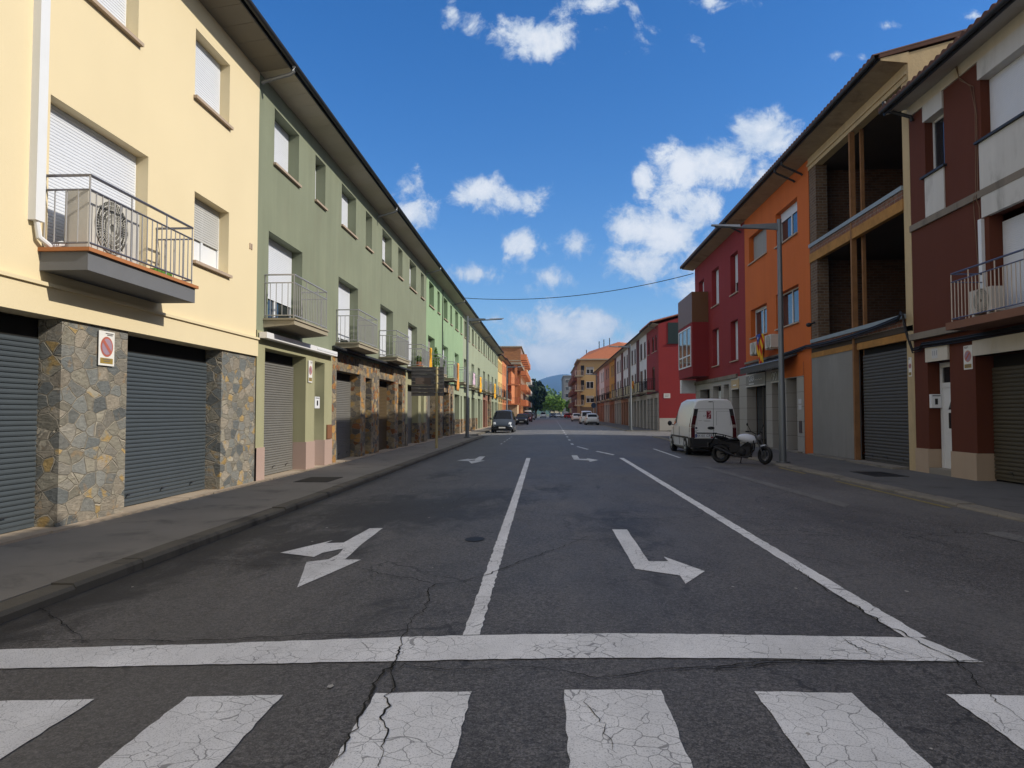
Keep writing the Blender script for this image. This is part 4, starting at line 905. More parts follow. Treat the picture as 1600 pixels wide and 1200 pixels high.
t_=shopsign(29.05,30.5,2.75,3.28,simple('grey_sign2',(.24,.24,.225),.5),'grey shop sign with white round letters half hidden behind the lamp post','CO',.3,M_white)
mb=MB(); 
for k in range(2):
    mb.tube([FR(30.2-.33*k+.13*math.cos(a*.42),.066,3.02+.16*math.sin(a*.42)) for a in range(12)],.014,5,False)
mb.build('lettering',M_white,t_)
t_=shopsign(35.6,37.0,2.68,3.22,simple('tan_sign',(.50,.37,.20),.5),'tan shop sign under the red house beside the awning','',.3,M_white)
mb=MB(); mb.fbox(FR,36.0,36.6,.066,.069,2.86,2.92); mb.build('small_lettering',M_white,t_)
# awning
aw=thing('shop_awning',FR(31.8,.3,3.3),'folded dark grey awning with a scalloped edge over the shop windows','awning')
mb=MB(); mb.hexa([FR(27.4,.03,3.70),FR(33.1,.03,3.70),FR(33.1,.62,3.48),FR(27.4,.62,3.48),FR(27.4,.03,3.76),FR(33.1,.03,3.76),FR(33.1,.62,3.53),FR(27.4,.62,3.53)]); mb.build('canopy',simple('awning_cloth',(.06,.06,.06),.9),aw)
mb=MB(); n=26
for i in range(n):
    a_=27.4+5.7*i/n; b_=27.4+5.7*(i+1)/n; mb.quad(FR(a_,.63,3.50),FR(b_,.63,3.50),FR(b_,.64,3.28),FR((a_+b_)/2,.64,3.21),FR(a_,.64,3.28))
mb.build('valance',simple('awning_cloth2',(.085,.083,.08),.9),aw)
mb=MB(); mb.tube([FR(27.4,.63,3.52),FR(33.1,.63,3.52)],.03); mb.build('bar',M_zinc,aw)
mb=MB(); mb.fbox(FR,26.9,34.4,0,.08,3.80,3.90); mb.build('string_course',RM_string,r)
ac_unit(FR,31.5,32.4,.05,.38,4.05,4.62,'white air conditioner on the orange wall, left of the flag')
ac_unit(FR,29.4,30.2,.05,.38,4.12,4.72,'white air conditioner on the orange wall, right of the flag behind the post')
def stripedflag(F,s0,s1,d,z0,z1,label,star=True):
    t_=thing('hanging_flag',F((s0+s1)/2,d,z1),label,'flag'); cols=[simple('flag_yellow',(.75,.45,.03),.85),simple('flag_red',(.50,.03,.02),.85)]
    for c in (0,1):
        mb=MB(); n=9
        for i in range(n):
            if i%2!=c: continue
            for j in range(10):
                za=z1+(z0-z1)*j/10; zb=z1+(z0-z1)*(j+1)/10
                def S_(i_,z): 
                    f=(z1-z)/(z1-z0); w=(s1-s0)*(.55+.45*abs(math.sin(2.6*f+.4))); c_=(s0+s1)/2-.10*f; return c_-w/2+w*i_/n
                dd=lambda i_,z: d+.05*math.sin(i_*1.3+z*5)
                mb.quad(F(S_(i,za),dd(i,za),za),F(S_(i+1,za),dd(i+1,za),za),F(S_(i+1,zb),dd(i+1,zb),zb),F(S_(i,zb),dd(i,zb),zb))
        mb.build('stripes',cols[c],t_)
    if star:
        mb=MB(); mb.quad(F(s0+.05,d+.07,z1),F(s1-.1,d+.07,z1),F((s0+s1)/2+.05,d+.08,z1-(z1-z0)*.38)); mb.build('blue_triangle',simple('flag_blue',(.03,.06,.28),.85),t_)
        mb=MB(); c_=F((s0+s1)/2+.02,d+.085,z1-(z1-z0)*.13); pts=[]
        for k in range(10):
            q=.09 if k%2==0 else .036; a_=math.pi/2+k*math.pi/5; pts.append((c_[0],c_[1]+q*math.cos(a_),c_[2]+q*math.sin(a_)))
        mb.add(pts,[tuple(range(10))]); mb.build('white_star',M_white,t_)
stripedflag(FR,30.3,31.15,.42,3.6,4.85,'limp flag of red and yellow stripes with a blue corner below the orange house windows')
mb=MB(); mb.fbox(FR,27.62,27.9,-.35,-.1,1.35,1.85); o=mb.build('letter_box',M_black); tag(o,'black letter box in the door recess of the orange house','letter box')
mb=MB(); mb.fbox(FR,27.0,27.28,.02,.04,.75,1.2); o=mb.build('meter_door',simple('plum_metal',(.06,.04,.045),.5)); tag(o,'small dark meter cupboard door on the granite beside the orange pier','cupboard')
mb=MB(); mb.fbox(FR,27.02,27.34,.02,.03,1.62,1.80); mb.fbox(FR,27.02,27.34,.02,.03,1.84,2.02); o=mb.build('wall_plaque',simple('plaque',(.5,.52,.56),.4)); tag(o,'pair of pale plaques on the granite pillar by the orange pier','plaque')
# house 4: dark red with oriel
r=thing('dark_red_house',(9.5,40,0),'dark red house with tall white shutters and a projecting bay at its far end','house')
y0,y1=34.4,45.9
rw=[(35.65,37.1,7.55,9.62),(39.6,41.25,7.55,9.65),(43.3,44.75,8.7,9.65)]; rb=[(35.8,37.2,4.15,6.2),(39.75,41.25,4.15,6.25)]
mb=MB(); wallface(mb,FR,y0,y1,3.3,10.75,rw+rb,0,.3); shellobj(r,RM_red,FR,y0,y1,12,0,10.8,12.3,-.01); mb.build('wall',RM_red,r)
for o in rw+rb: window(FR,r,*o,.26,.98 if o[0]!=35.65 else .7)
po=[(35.6,37.0,0,3.22),(37.6,38.7,0,3.0),(39.3,41.2,0,3.0),(42,44.6,0,2.9)]
mb=MB(); wallface(mb,FR,y0,y1,0,3.3,po,.02,.45); mb.build('granite_pillars',RM_stonepil,r)
for i,o in enumerate(po):
    if i in(0,3): 
        mb=MB(); mb.fbox(FR,o[0],o[1],-.5,-.45,0,3.2); mb.build('shopfront',M_dark,r)
    else: garage(FR,r,o[0],o[1],.02,3.0,M_white,.3,.08,.012,False)
mb=MB(); mb.fbox(FR,35.9,45.9,0,.10,3.25,3.45); mb.build('string_course',RM_string,r)
left_roof(r,y0,y1+.5,FR,.72,10.72,12,None,M_soffd,M_tiled)
elbow(FR,r,34.9,.78,10.85,M_gut,drop=.5)
mb=MB(); mb.fbox(FR,42.2,46.6,.0,.95,3.65,6.85); ob=mb.build('bay',RM_red,r)
mb=MB(); mb.fbox(FR,42.2,46.6,.0,.96,6.86,8.65); mb.build('bay_upper_panel',RM_brownp,ob)
mb=MB(); 
for s in (42.55,43.75,45.1,46.3): mb.fbox(FR,s,s+.09,.95,1.0,4.25,6.65)
for z in (4.25,4.9,6.58): mb.fbox(FR,42.65,46.3,.95,.99,z,z+.08)
wn=mb.build('bay_window',M_white,ob)
mb=MB(); mb.quad(FR(42.6,.962,4.3),FR(46.3,.962,4.3),FR(46.3,.962,6.6),FR(42.6,.962,6.6)); mb.build('glass',M_glasssky,wn)
mb=MB(); mb.fbox(FR,46.0,46.5,-.2,.9,2.75,3.6); o=mb.build('hanging_panel',M_white,r)
# side of the gap: house 5 with the red gable
r=plain_house('red_gable_house',FR,61.0,68.3,9.05,RM_red2,RM_stonepil,'red house with a plain red gable wall facing the side street',None,[(62.0,62.9,6.9,8.3),(63.6,64.7,6.9,8.3),(66.3,67.3,6.9,8.3)],[(63.3,64.8,3.5,5.6)],gw=[(61.7,63.6,0,2.8),(64.3,65.9,0,2.8),(66.4,67.8,0,2.8)],ov=.55,frame=M_wooddoor,gmat=[M_rdark,M_dark],elb=62.4,roofm=M_tile,sides=False)
Fg=FS(61.0)
mb=MB(); win=(10.3,11.2,7.45,9.2)
mb.quad((9.5,61.002,0),(19.5,61.002,0),(19.5,61.002,9.1),(14.5,61.002,10.6),(9.5,61.002,9.1)); mb.quad((19.5,61,0),(19.5,68.3,0),(19.5,68.3,9.1),(19.5,61,9.1)); mb.build('gable_wall',RM_red2,r)
mb=MB(); mb.fbox(Fg,*win[:2],.0,.03,*win[2:]); mb.build('gable_window',simple('dark_green_shutter',(.02,.035,.035),.5),r)
mb=MB(); mb.fbox(Fg,10.2,11.3,.0,.08,7.37,7.44); mb.build('window_sill',M_gut,r)
mb=MB(); mb.fbox(Fg,9.52,19.5,.0,.03,0,1.05); mb.build('grey_base',plaster('pale_base',(.42,.40,.36),.2,.05),r)
mb=MB(); mb.fbox(Fg,9.9,10.45,.0,.02,2.75,3.15); sg=mb.build('street_name_plate',simple('plate_white',(.6,.58,.55),.5)); tag(sg,'small white street name plate on the red gable wall','sign')
mb=MB(); mb.fbox(Fg,10.0,10.35,.02,.024,2.98,3.04); mb.fbox(Fg,10.0,10.3,.02,.024,2.86,2.92); mb.build('worn_lettering',M_gshut,sg)
mb=MB(); mb.hexa([(9.0,60.85,9.22),(9.0,61.0,9.22),(14.5,61.0,10.75),(14.5,60.85,10.75),(9.0,60.85,9.3),(9.0,61.0,9.3),(14.5,61.0,10.85),(14.5,60.85,10.85)]); mb.build('verge',M_tile,r)
# rows beyond
RW=plaster('white_house_plaster',(.62,.63,.64),.08,.08,.9,40.); RB=plaster('maroon_strip',(.10,.035,.03)); RO=plaster('ochre_plaster',(.45,.25,.05),.08,.05); RP=plaster('dusty_pink_plaster',(.36,.20,.16),.08,.05)
RGp=plaster('pale_shop_pillar',(.36,.34,.31),.1,.1); RGb=plaster('brick_pink_ground',(.30,.15,.09),.1,.1)
specs=[('white_maroon_house',68.3,76.0,RW,RGp,'white house with maroon strip touching the red gable house'),('white_maroon_house',76.0,83.6,RW,RGp,'white house with maroon strip, second from the red gable house'),('white_maroon_house',83.6,91.6,RW,RGb,'white house with maroon strip, third from the red gable house'),('white_maroon_house',91.6,100.6,RW,RGp,'white house with maroon strip next to the ochre house'),('ochre_house',100.6,109,RO,RGb,'narrow ochre yellow house in the far right row'),('pink_house',109,119,RP,RGp,'dusty pink house beside the ochre house'),('pink_house',119,130,RW,RGb,'pale house between two pink houses far right'),('pink_house',130,140,RP,RGb,'dusty pink house last in the far right row')]
for i,(nm,a,b,wm,gm,lb) in enumerate(specs):
    L=b-a
    rr=plain_house(nm,FR,a,b,9.05,wm,gm,lb,'far right terrace houses',[(a+L*.08,a+L*.08+1.4,6.8,8.4),(a+L*.40,a+L*.40+1.8,6.8,8.45)],[(a+L*.38,a+L*.38+2.0,3.5,5.7),(a+L*.06,a+L*.06+1.4,3.9,5.7)],gw=rowof(a,b,3,1.7,0,2.75),ov=.5,frame=M_wooddoor if i<4 else M_gshut,panel=plaster('cream_balcony_panel',(.48,.42,.27)) if i<4 else None,gmat=[M_rdark,M_dark,M_wooddoor],elb=None)
    if i<4:
        mb=MB(); mb.fbox(FR,b-2.4,b-.02,0,.02,3.2,9.05); mb.build('maroon_strip',RB,rr)
stripedflag(FR,71.9,73.3,.8,3.9,4.7,'red and yellow striped flag on a far balcony of the white houses',False)
pts=[]
for a in range(61,140,8): pts+=sag(FR(a,.12,3.3),FR(a+8,.12,3.3),.08,5)[:-1]
cable('overhead_cable',pts,.045,'black cable along the front of the far right houses')
# ---------------------------------------------------------------- far blocks
def block(name,x0,x1,y0,y1,h,wall,label,cat='apartment building',street=+1,floors=4,floor_h=2.9,base=None,wins=True):
    r=thing(name,((x0+x1)/2,(y0+y1)/2,0),label,cat)
    mb=MB(); mb.box(x0,x1,y0,y1,0,h); mb.build('wall',wall,r)
    mb=MB(); mb.box(x0-.25,x1+.25,y0-.25,y1+.25,h,h+.22); mb.build('roof_slab',M_slabc,r)
    return r
RBk=brickmat('orange_brick',(.40,.17,.06),(.30,.12,.045),(.30,.17,.09),.6)
RBr=brickmat('far_red_brick',(.26,.085,.045),(.20,.06,.035),(.2,.12,.09))
M_awn=simple('pale_awning',(.6,.55,.5),.8); M_railp=simple('balcony_rail_pale',(.5,.42,.38),.6)
def balcs(par,F,s_list,zs,dep,mat,railm=None,solid=False,w=2.4):
    for s in s_list:
        for z in zs:
            mb=MB(); mb.fbox(F,s,s+w,0,dep,z-.15,z); 
            if solid: mb.fbox(F,s,s+w,dep-.08,dep,z,z+.95); mb.fbox(F,s,s+.08,0,dep-.08,z,z+.95); mb.fbox(F,s+w-.08,s+w,0,dep-.08,z,z+.95)
            b=mb.build('balcony',mat,par)
            if not solid: railing(F,b,s+.05,s+w-.05,dep-.04,z,1.0,.3,railm or M_blackm,r=.015)
            mb=MB(); mb.fbox(F,s+.3,s+w-.3,0.,.02,z+.05,z+2.1); d=mb.build('balcony_door',M_glass,b)
            mb=MB(); mb.fbox(F,s+.3,s+w-.3,0.02,.03,z+1.2,z+2.1); mb.build('shutter',M_wshut if (s*7+z*3)%2>1 else M_gshut,d)
# left: low annex with corner balconies, then the brick block
r=thing('salmon_corner_block',(-7,120,0),'salmon block with recessed corner balconies before the tall brick block','apartment building')
mb=MB(); mb.box(-14,-5.9,117,134,0,9.4); mb.box(-7.4,-7.0,116.9,117,0,3.0); mb.build('wall',M_orh,r)
mb=MB(); mb.box(-14,-4.3,115.4,134,9.4,9.75); mb.build('roof_slab',M_slabc,r)
mb=MB(); mb.box(-5.3,-4.9,115.6,116.0,3.0,9.4); mb.box(-8.8,-8.4,115.6,116,3.0,9.4); mb.build('pillar',M_orh,r)
for z in (3.0,6.2):
    mb=MB(); mb.box(-9,-4.5,115.5,117,z-.2,z); b=mb.build('balcony',M_orh,r); F_=FS(117); railing(F_,b,-8.9,-4.7,1.4,z,1.,.3,simple('red_rail',(.35,.10,.07),.6),r=.02)
    mb=MB(); mb.box(-8.3,-6.4,116.95,117,z+.05,z+2.2); mb.build('balcony_door',M_glass,b)
mb=MB(); mb.box(-9.,-4.9,116.2,122,0,2.8); mb.build('garage_box',plaster('cream_garage',(.62,.45,.27)),r)
r=block('brick_block',-16,-5.0,134,168,13.9,RBk,'tall orange brick apartment block with a bare upper wall on the left')
F_=FX(-5.0,1); balcs(r,F_,[135,141,147,153,159,165-.6],[3,5.9,8.8,11.7],1.1,M_orh,solid=True)
F_=FS(134); 
mb=MB(); mb.fbox(F_,-16,-5,0.0,.05,11.3,11.45); mb.build('band',M_slabc,r)
r=block('pale_block',-14,-5.0,170,188,12.5,M_cream,'pale cream apartment block beyond the brick one on the left'); balcs(r,FX(-5.,1),[171,176,181],[3,5.9,8.8],1.1,RW,solid=True)
# right: cream block, red brick block, grey block
r=thing('cream_apartment_block',(9,150,0),'cream apartment block with corner balconies and an orange tiled roof','apartment building')
CY=plaster('ochre_cream_plaster',(.43,.30,.14),.06,.06)
mb=MB(); mb.box(6.8,22,146,162,0,12.3); mb.build('wall',CY,r)
mb=MB(); mb.box(6.1,22.5,145.4,162.5,12.3,12.55); mb.build('roof_slab',M_slabc,r)
mb=MB(); mb.hexa([(6.6,146.2,12.56),(22.4,146.2,12.56),(22.4,162,12.56),(6.6,162,12.56),(9.,152,14.6),(15,150.,16.4),(21,156,16.4),(9.,156,14.6)]); rf=mb.build('roof',simple('orange_roof_tiles',(.36,.125,.06),.9,0.,.3),r)
for x,h in ((11.,17.2),(12.,17.6),(13.2,17.9),(8.3,15.4)):
    mb=MB(); mb.box(x,x+.16,151.5,151.7,13.5,h-.5); mb.build('chimney',M_gut,rf)
F_=FS(146)
for z in (3.4,6.3,9.3):
    for s in (8.0,11.6):
        window(F_,r,s,s+1.5,z+.2,z+1.6,-.05,.4 if z!=6.3 else 0,shm=M_gshut,sill=False,glass=M_glassd)
F2=FX(6.8,-1)
for z in (3.1,6.1,9.1):
    mb=MB(); mb.box(5.7,7.4,144.9,149,z-.2,z); b=mb.build('balcony',M_slabc,r); railing(FS(146),b,5.75,7.35,1.05,z,1.,.3,M_railp,r=.02)
    mb=MB(); mb.box(6.9,7.6,145.93,145.98,z,z+2.1); mb.build('balcony_door',M_dark,b)
mb=MB(); mb.box(6.8,21,145.9,146,0,2.7); mb.build('shopfront',simple('brown_shopfront',(.12,.08,.05),.7),r)
r=block('red_brick_block',6.9,20,164,204,12.8,RBr,'dark red brick apartment block behind the cream one on the right')
for z in (3.,6.,9.): 
    for s in (164.5,172,180,188,196):
        mb=MB(); mb.fbox(FX(6.9,-1),s,s+4,0,1.0,z-.2,z+1.0); b=mb.build('balcony',RBr,r); mb=MB(); mb.fbox(FX(6.9,-1),s+.5,s+3.5,0,.03,z+1,z+2.2); mb.build('balcony_door',M_dark,b)
r=block('grey_block',6.9,20,300,340,17.,plaster('grey_render_far',(.20,.20,.20),.1,.05),'grey apartment tower at the far end of the street on the right')
for z in (2,5,8,11,14):
    for s in (7.6,10.8,14.2):
        window(FS(300),r,s,s+1.6,z,z+1.5,-.06,0,sill=False,mull=False)
r=block('ochre_far_block',7.4,20,208,236,12.,CY,'ochre block glimpsed past the red brick block')
for z in (3,6,9):
    for s in (210,215,220,225,230):
        window(FX(7.4,-1),r,s,s+2.2,z,z+1.6,-.06,0,sill=False)
r=thing('distant_house',(8,420,0),'small distant house with an orange roof among the trees','house')
mb=MB(); mb.box(2,12,420,430,0,5); mb.build('wall',M_cream,r); mb=MB(); mb.hexa([(1.5,419,5),(12.5,419,5),(12.5,431,5),(1.5,431,5),(1.5,424.5,7),(12.5,424.5,7),(12.5,425.5,7),(1.5,425.5,7)]); mb.build('roof',simple('orange_roof_tiles',(.36,.125,.06),.9),r)
# ---------------------------------------------------------------- trees, hills, mountain
def tree(name,x,y,h,w,mat,label,n=2600,leaf=.35,seed=1,trunk_h=.25,group=None,sq=1.0):
    rg=random.Random(seed*77+5); r=thing(name,(x,y,-.1),label,'tree',group)
    mb=MB(); th=h*trunk_h; mb.tube([(x,y,-.15),(x+.05,y,th*.6),(x,y,th*1.2),(x+.1,y,h*.6)],.2,8,True,[.03*h*.8,.024*h,.018*h,.008*h])
    for k in range(7):
        a=rg.uniform(0,6.28); z0=th*rg.uniform(.8,1.6); q=rg.uniform(.25,.42)*w
        mb.tube([(x,y,z0),(x+q*.5*math.cos(a),y+q*.5*math.sin(a),z0+h*.14),(x+q*math.cos(a),y+q*math.sin(a),z0+h*.3)],.05,5,True,[.012*h,.008*h,.004*h])
    mb.build('trunk',simple('bark',(.09,.07,.05),.9),r,smooth=True)
    mb=MB(); cl=[]
    for k in range(70):
        while True:
            p=Vector((rg.uniform(-1,1),rg.uniform(-1,1),rg.uniform(-1,1)))
            if p.length<.93: break
        cl.append((x+p.x*w*.40,y+p.y*w*.40,th+(h-th)*(.5+p.z*.42*sq),w*rg.uniform(.09,.15)))
    for c in cl: leaves(mb,c[:3],(c[3],c[3],c[3]*.85),n//70,leaf,rg)
    mb.build('crown',mat,r); return r
M_lfd=leafmat('dark_leaf',(.012,.03,.012),(.03,.055,.018),.6); M_lfl=leafmat('light_leaf',(.08,.17,.025),(.21,.33,.06),.9); M_lfm=leafmat('mid_leaf',(.07,.14,.03),(.15,.23,.05),.5)
tree('dark_evergreen_tree',-3.4,212,12.6,7.6,M_lfd,'large dark evergreen tree beyond the left apartment blocks',6500,.34,1,.12)
tree('dark_evergreen_tree',-7.0,222,11.5,7.5,M_lfd,'dark evergreen tree half hidden behind the first dark one',4500,.34,2,.12)
for i,(x,y,h,w_,mt,lb) in enumerate([(1.0,262,8.2,6.5,M_lfl,'bright green tree at the street end, left of the group'),(4.4,255,7.2,6.,M_lfl,'bright green tree at the street end, in front of the grey tower'),(-1.5,300,8.,7,M_lfm,'mid green tree standing behind the bright green ones on the left'),(3.,310,9.,8,M_lfm,'mid green tree standing behind the bright green ones at the centre'),(8.2,240,6.5,4.5,M_lfm,'small green tree beside the far right blocks'),(-6,290,9,8,M_lfm,'mid green tree beyond the dark evergreens')]):
    tree('leafy_tree',x,y,h,w_,mt,lb,2600,.42,10+i,.2)
rg=random.Random(33); mb=MB()
for i in range(60): 
    x=rg.uniform(-90,110); y=rg.uniform(420,620); h=rg.uniform(8,15)
    leaves(mb,(x,y,h*.5+4),(rg.uniform(5,9),rg.uniform(5,9),h*.5),130,1.3,rg)
o=mb.build('far_woodland',M_lfm); tag(o,'far belt of woodland below the blue mountain','woodland',kind='stuff')
def ridge(name,y,x0,x1,f,mat,n=160,depth=700):
    rg=random.Random(int(y)); ph=[(rg.uniform(0,6),rg.uniform(.8,1.2)) for _ in range(6)]; vs=[];fs=[]
    rows=10
    for j in range(rows+1):
        for i in range(n+1):
            x=x0+(x1-x0)*i/n; t=j/rows; base=f(x)
            nz_=sum(math.sin(x*k*.004*q+p+t*3*k)*base*.05/k for k,(p,q) in zip((1,2,4,7,11,17),ph))
            vs.append((x,y-depth*(1-t)+40*math.sin(x*.01+j),max(-1,(base+nz_)*math.sin(t*math.pi/2)**1.2)))
    for j in range(rows):
        for i in range(n): a=j*(n+1)+i; fs.append((a,a+1,a+n+2,a+n+1))
    mb=MB(); mb.add(vs,fs); return mb.build(name,mat,kind='structure',smooth=True)
M_mt=plaster('forested_mountain',(.03,.05,.04),.35,0,.95,.02)
ridge('hill',1500,-1500,1500,lambda x:26+10*math.sin(x*.004+1)+8*math.sin(x*.011),plaster('wooded_hill',(.05,.10,.04),.4,0,.95,.05),120,500)
ridge('mountain',4200,-3500,3500,lambda x:148+60*math.exp(-((x-60)/160)**2)*.9+40*math.sin(x*.0016+.2),M_mt,240,1200)
# ---------------------------------------------------------------- street lamps and signs
def lamp(x,y,sg,label,h=7.35,arm=2.1):
    r=thing('street_lamp',(x,y,0),label,'street lamp','tall grey street lamps along the street')
    g=simple('lamp_grey',(.17,.185,.20),.45,.5)
    mb=MB(); mb.tube([(x,y,0),(x,y,2.4),(x,y,2.45),(x,y,h)],.09,12,True,[.11,.10,.085,.065]); mb.tube([(x,y,0),(x,y,.04)],.2,12); mb.build('pole',g,r,smooth=True)
    mb=MB(); X=x+sg*arm
    mb.hexa([(x,y-.03,h-.34),(x+sg*1.1,y-.03,h-.22),(x+sg*1.1,y+.03,h-.22),(x,y+.03,h-.34),(x,y-.03,h-.12),(x+sg*1.1,y-.03,h-.16),(x+sg*1.1,y+.03,h-.16),(x,y+.03,h-.12)])
    mb.tube([(x,y,h-.3),(X,y,h-.2)],.035,8); mb.build('arm',g,r)
    mb=MB(); mb.hexa([(X-sg*.75,y-.12,h-.25),(X+sg*.1,y-.06,h-.18),(X+sg*.1,y+.06,h-.18),(X-sg*.75,y+.12,h-.25),(X-sg*.75,y-.1,h-.17),(X+sg*.1,y-.05,h-.14),(X+sg*.1,y+.05,h-.14),(X-sg*.75,y+.1,h-.17)]); mb.build('lamp_head',simple('lamp_head',(.30,.32,.34),.4,.4),r)
lamp(-4.81,42.6,1,'grey street lamp standing beside the sixth green house, nearest on the left')
lamp(-4.95,87,1,'second grey street lamp on the left, near the end of the green houses')
lamp(-5.0,150,1,'third grey street lamp on the left, against the brick block')
lamp(7.10,21.9,-1,'tall grey street lamp behind the parked motorbike, nearest on the right',7.42,1.95)
lamp(7.15,61.3,-1,'second grey street lamp on the right, by the red gable house',7.4,1.8)
lamp(7.15,103.5,-1,'third grey street lamp on the right, before the cream apartment block',7.3,1.6)
r=thing('road_sign_back',(-4.69,30.2,0),'back of a slatted metal direction sign on a yellowish post at the left kerb','road sign')
mb=MB(); 
for i in range(8): z=2.22+i*.155; mb.box(-5.80,-4.40,30.10,30.15,z,z+.148); mb.box(-5.80,-4.40,30.07,30.10,z,z+.02); mb.box(-5.8,-4.4,30.08,30.10,z+.12,z+.148)
mb.build('panel',simple('galvanised_panel',(.17,.165,.16),.5,.6),r)
mb=MB(); mb.box(-5.62,-4.95,30.065,30.099,2.72,3.0); mb.build('plate',simple('brownish_plate',(.16,.125,.10),.6),r)
mb=MB(); mb.tube([(-4.69,30.01,0),(-4.69,30.01,3.46)],.055,14); mb.build('post',simple('yellowish_post',(.50,.42,.22),.6,.1),r)
mb=MB()
for z in (2.35,2.75,3.1,3.35): mb.box(-4.79,-4.59,29.96,30.1,z,z+.03)
mb.build('clamp',M_zinc,r)
def disc_sign(name,x,y,h,colr,label,rr=.3,ring=None):
    r=thing(name,(x,y,0),label,'road sign'); mb=MB(); mb.tube([(x,y,0),(x,y,h)],.035,8); mb.build('post',simple('white_post',(.6,.6,.6),.5),r)
    mb=MB(); mb.tube([(x,y-.04,h-rr),(x,y-.06,h-rr)],rr,20); mb.build('disc',colr,r)
    if ring: mb=MB(); mb.tube([(x,y-.065,h-rr),(x,y-.07,h-rr)],rr*.72,20); mb.build('disc_centre',ring,r)
disc_sign('round_sign',6.4,186,3.5,simple('sign_red_far',(.45,.10,.08),.5),'round red and white sign on a white post before the far red car',.5,M_white)
disc_sign('round_sign',6.9,106,3.0,simple('sign_blue_far',(.03,.06,.12),.5),'round dark blue sign above the parked white van',.4)
# ---------------------------------------------------------------- vehicles
KIND={
'hatch':dict(W=1.72,wr=.30,ax=(-1.25,1.22),st=[(-1.98,.42,.72,.78,.70,.66,.54),(-1.93,.27,.88,.95,.82,.76,.62),(-1.72,.22,.93,1.36,.86,.82,.60),(-1.45,.20,.93,1.43,.86,.83,.62),(-.2,.19,.92,1.46,.86,.83,.63),(.35,.19,.91,1.40,.86,.83,.61),(1.08,.19,.88,.93,.86,.81,.74),(1.7,.22,.76,.80,.84,.74,.62),(1.92,.26,.60,.64,.78,.66,.54),(2.0,.36,.5,.54,.66,.56,.44)],rear=(1,2),wind=(5,6),side=[(2,4),(4,6)]),
'mpv':dict(W=1.78,wr=.31,ax=(-1.4,1.35),st=[(-2.1,.42,.75,.8,.72,.68,.56),(-2.06,.27,.95,1.0,.84,.80,.66),(-1.92,.22,1.0,1.66,.88,.85,.64),(-1.6,.20,1.0,1.76,.89,.86,.66),(-.1,.19,1.0,1.80,.89,.86,.66),(.55,.19,.98,1.74,.89,.86,.64),(1.35,.19,.98,1.06,.88,.84,.74),(1.85,.22,.82,.88,.86,.76,.64),(2.05,.26,.62,.68,.80,.68,.56),(2.12,.36,.5,.55,.68,.58,.46)],rear=(1,2),wind=(5,6),side=[(2,4),(4,6)]),
'van':dict(W=1.72,wr=.32,ax=(-1.32,1.30),st=[(-2.13,.36,1.05,1.99,.80,.80,.60),(-2.10,.30,1.05,2.01,.84,.84,.63),(-1.8,.24,1.06,2.05,.87,.86,.66),(-.4,.21,1.06,2.06,.87,.86,.66),(.35,.20,1.05,2.0,.87,.85,.64),(.72,.20,1.02,1.72,.87,.84,.62),(1.30,.20,1.0,1.08,.86,.82,.72),(1.8,.22,.80,.86,.84,.74,.62),(2.03,.28,.62,.66,.78,.66,.54),(2.12,.38,.5,.54,.66,.56,.44)],rear=None,wind=(5,6),side=[(4,6)]),
}
def ringpts(st):
    y,zb,zl,zt,wl,wb,wt=st; zm=zb+(zl-zb)*.5
    h=[(0,zb),(wl*.82,zb),(wl*.97,zb+.10),(wl,zm),(wb*.995,zl-.04),(wb*.985,zl),((wb*.4+wt*.6)*1.03,zl+(zt-zl)*.62),(wt*1.0,zt-.07*(zt-zl)-.005),(wt*.86,zt-.01),(wt*.45,zt+.012*(1 if zt>1.2 else .5)),(0,zt+.016)]
    return [Vector((x,y,z)) for x,z in h]
